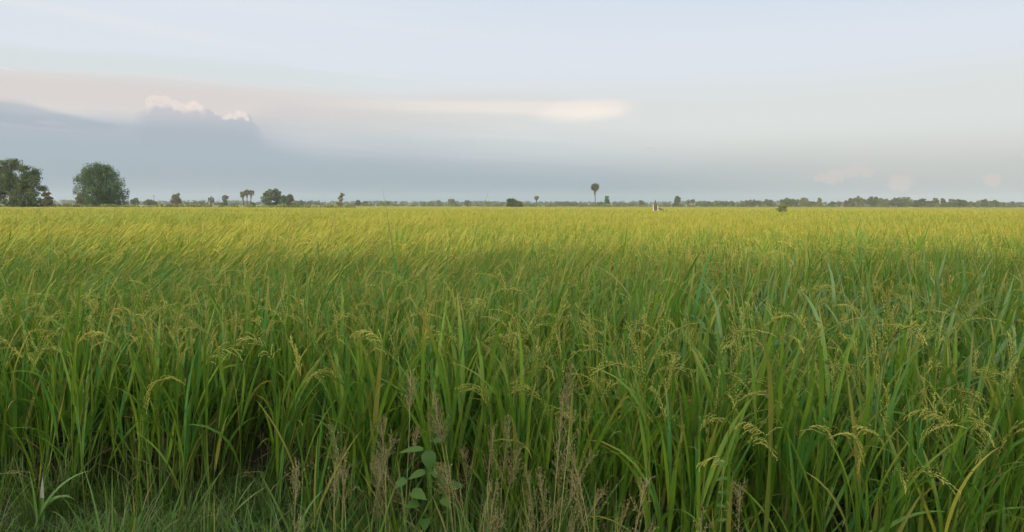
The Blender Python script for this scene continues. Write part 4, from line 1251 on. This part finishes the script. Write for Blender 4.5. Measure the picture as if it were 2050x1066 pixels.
# broad blue-green grass tufts low in front
def blade_tuft(label, px, py, D, specs, mat=None, name='broad_bladed_grass'):
    b = at(px, py, D); root = empty(name, (b[0], D, max(b[2], 0.04))); tag(root, label, 'grass tuft')
    for (a, th, bd, L, w) in specs:
        mb = MB(); blades(mb, np.array([[rng.normal(0, 0.008), rng.normal(0, 0.008), -0.03]]), np.array([a]), np.array([th]), np.array([bd]), np.array([L]), np.array([w]), segs=10, fold=0.3, twist=np.array([rng.uniform(-0.4, 0.4)]), roll=(1.0 if abs(math.sin(a)) < 0.7 else 0.2))
        mb.build('leaf', mat or M_cool, root)
    return root


r1 = blade_tuft('broad-bladed blue-green tuft with one whitish bleached tip, bottom left corner', 75, 1045, 2.95,
                [(1.2, 0.02, 0.10, 0.21, 0.026), (PI, 0.05, 0.15, 0.26, 0.022), (0.2, 0.35, 1.1, 0.34, 0.015), (0.1, 0.10, 2.2, 0.24, 0.016), (PI, 0.15, 1.9, 0.28, 0.013), (0.4, 0.2, 1.6, 0.2, 0.018), (2.5, 0.4, 0.6, 0.2, 0.01)])
fl = [c for c in r1.children if c.name.startswith('leaf')][0].data      # first leaf: outer half bleached white
fl.materials.append(M_white)
nf = len(fl.polygons); fl.polygons.foreach_set('material_index', (np.arange(nf) >= nf * 0.6).astype(np.int32)); fl.update()
blade_tuft('star-like tuft of thin pointed blades left of bottom centre', 470, 1010, 2.85,
           [(0.2, 0.5, 0.3, 0.16, 0.006), (PI, 0.7, 0.5, 0.2, 0.006), (0.0, 0.1, 0.1, 0.19, 0.007), (2.8, 0.3, 0.2, 0.16, 0.006), (0.6, 0.9, 0.4, 0.15, 0.006)])
blade_tuft('wide green blade leaning left at the bottom left of centre', 585, 1065, 2.6, [(PI, 0.40, 0.1, 0.28, 0.016), (PI, 0.9, 1.2, 0.22, 0.012), (0.3, 0.25, 0.7, 0.2, 0.010)])
blade_tuft('tall bright green blades crossing left of the seed tufts', 625, 1040, 2.7, [(0.1, 0.06, 0.1, 0.50, 0.012), (0.15, 0.22, 0.1, 0.52, 0.011), (PI, 0.12, 0.1, 0.42, 0.012), (0.3, 0.38, 0.3, 0.4, 0.01), (0.2, 0.02, 0.1, 0.36, 0.011)], M_leaf)
blade_tuft('short crossing blades between the seed tufts and the yellow hanging head', 1165, 1060, 2.45, [(0.1, 0.25, 0.1, 0.36, 0.009), (PI, 0.3, 0.2, 0.24, 0.010), (0.2, 0.5, 0.3, 0.3, 0.008), (PI, 0.05, 0.2, 0.3, 0.01)], M_verge)
blade_tuft('bright blade arching to the right along the bottom edge', 1715, 1085, 2.1, [(0.05, 0.80, 0.95, 0.30, 0.013)], M_leaf)
blade_tuft('yellowish blade curving up to the right near the bottom right corner', 1880, 1070, 2.1, [(0.05, 0.15, 0.9, 0.34, 0.010), (PI, 0.35, 0.2, 0.26, 0.010)], M_leafF)

# ------------------------------------------------------------------ haze (a closed box of even, thin air)
hz_mat = bpy.data.materials.new('haze'); hz_mat.use_nodes = True
t = hz_mat.node_tree; t.nodes.clear()
pv = t.nodes.new('ShaderNodeVolumePrincipled'); pv.inputs['Density'].default_value = 0.00022
pv.inputs['Color'].default_value = (0.86, 0.92, 1.0, 1); pv.inputs['Anisotropy'].default_value = 0.0
ho = t.nodes.new('ShaderNodeOutputMaterial'); t.links.new(pv.outputs[0], ho.inputs['Volume'])
x0, x1, y0, y1, z0, z1 = -1500, 1500, -60, 1500, -1.0, 22.0
hv = [(x0, y0, z0), (x1, y0, z0), (x1, y1, z0), (x0, y1, z0), (x0, y0, z1), (x1, y0, z1), (x1, y1, z1), (x0, y1, z1)]
hf = [(0, 3, 2, 1), (4, 5, 6, 7), (0, 1, 5, 4), (1, 2, 6, 5), (2, 3, 7, 6), (3, 0, 4, 7)]
hm = bpy.data.meshes.new('haze'); hm.from_pydata(hv, [], hf); hm.materials.append(hz_mat)
ho_ = bpy.data.objects.new('haze', hm); S.collection.objects.link(ho_)
tag(ho_, 'thin evening haze over the whole field', 'haze', kind='stuff')
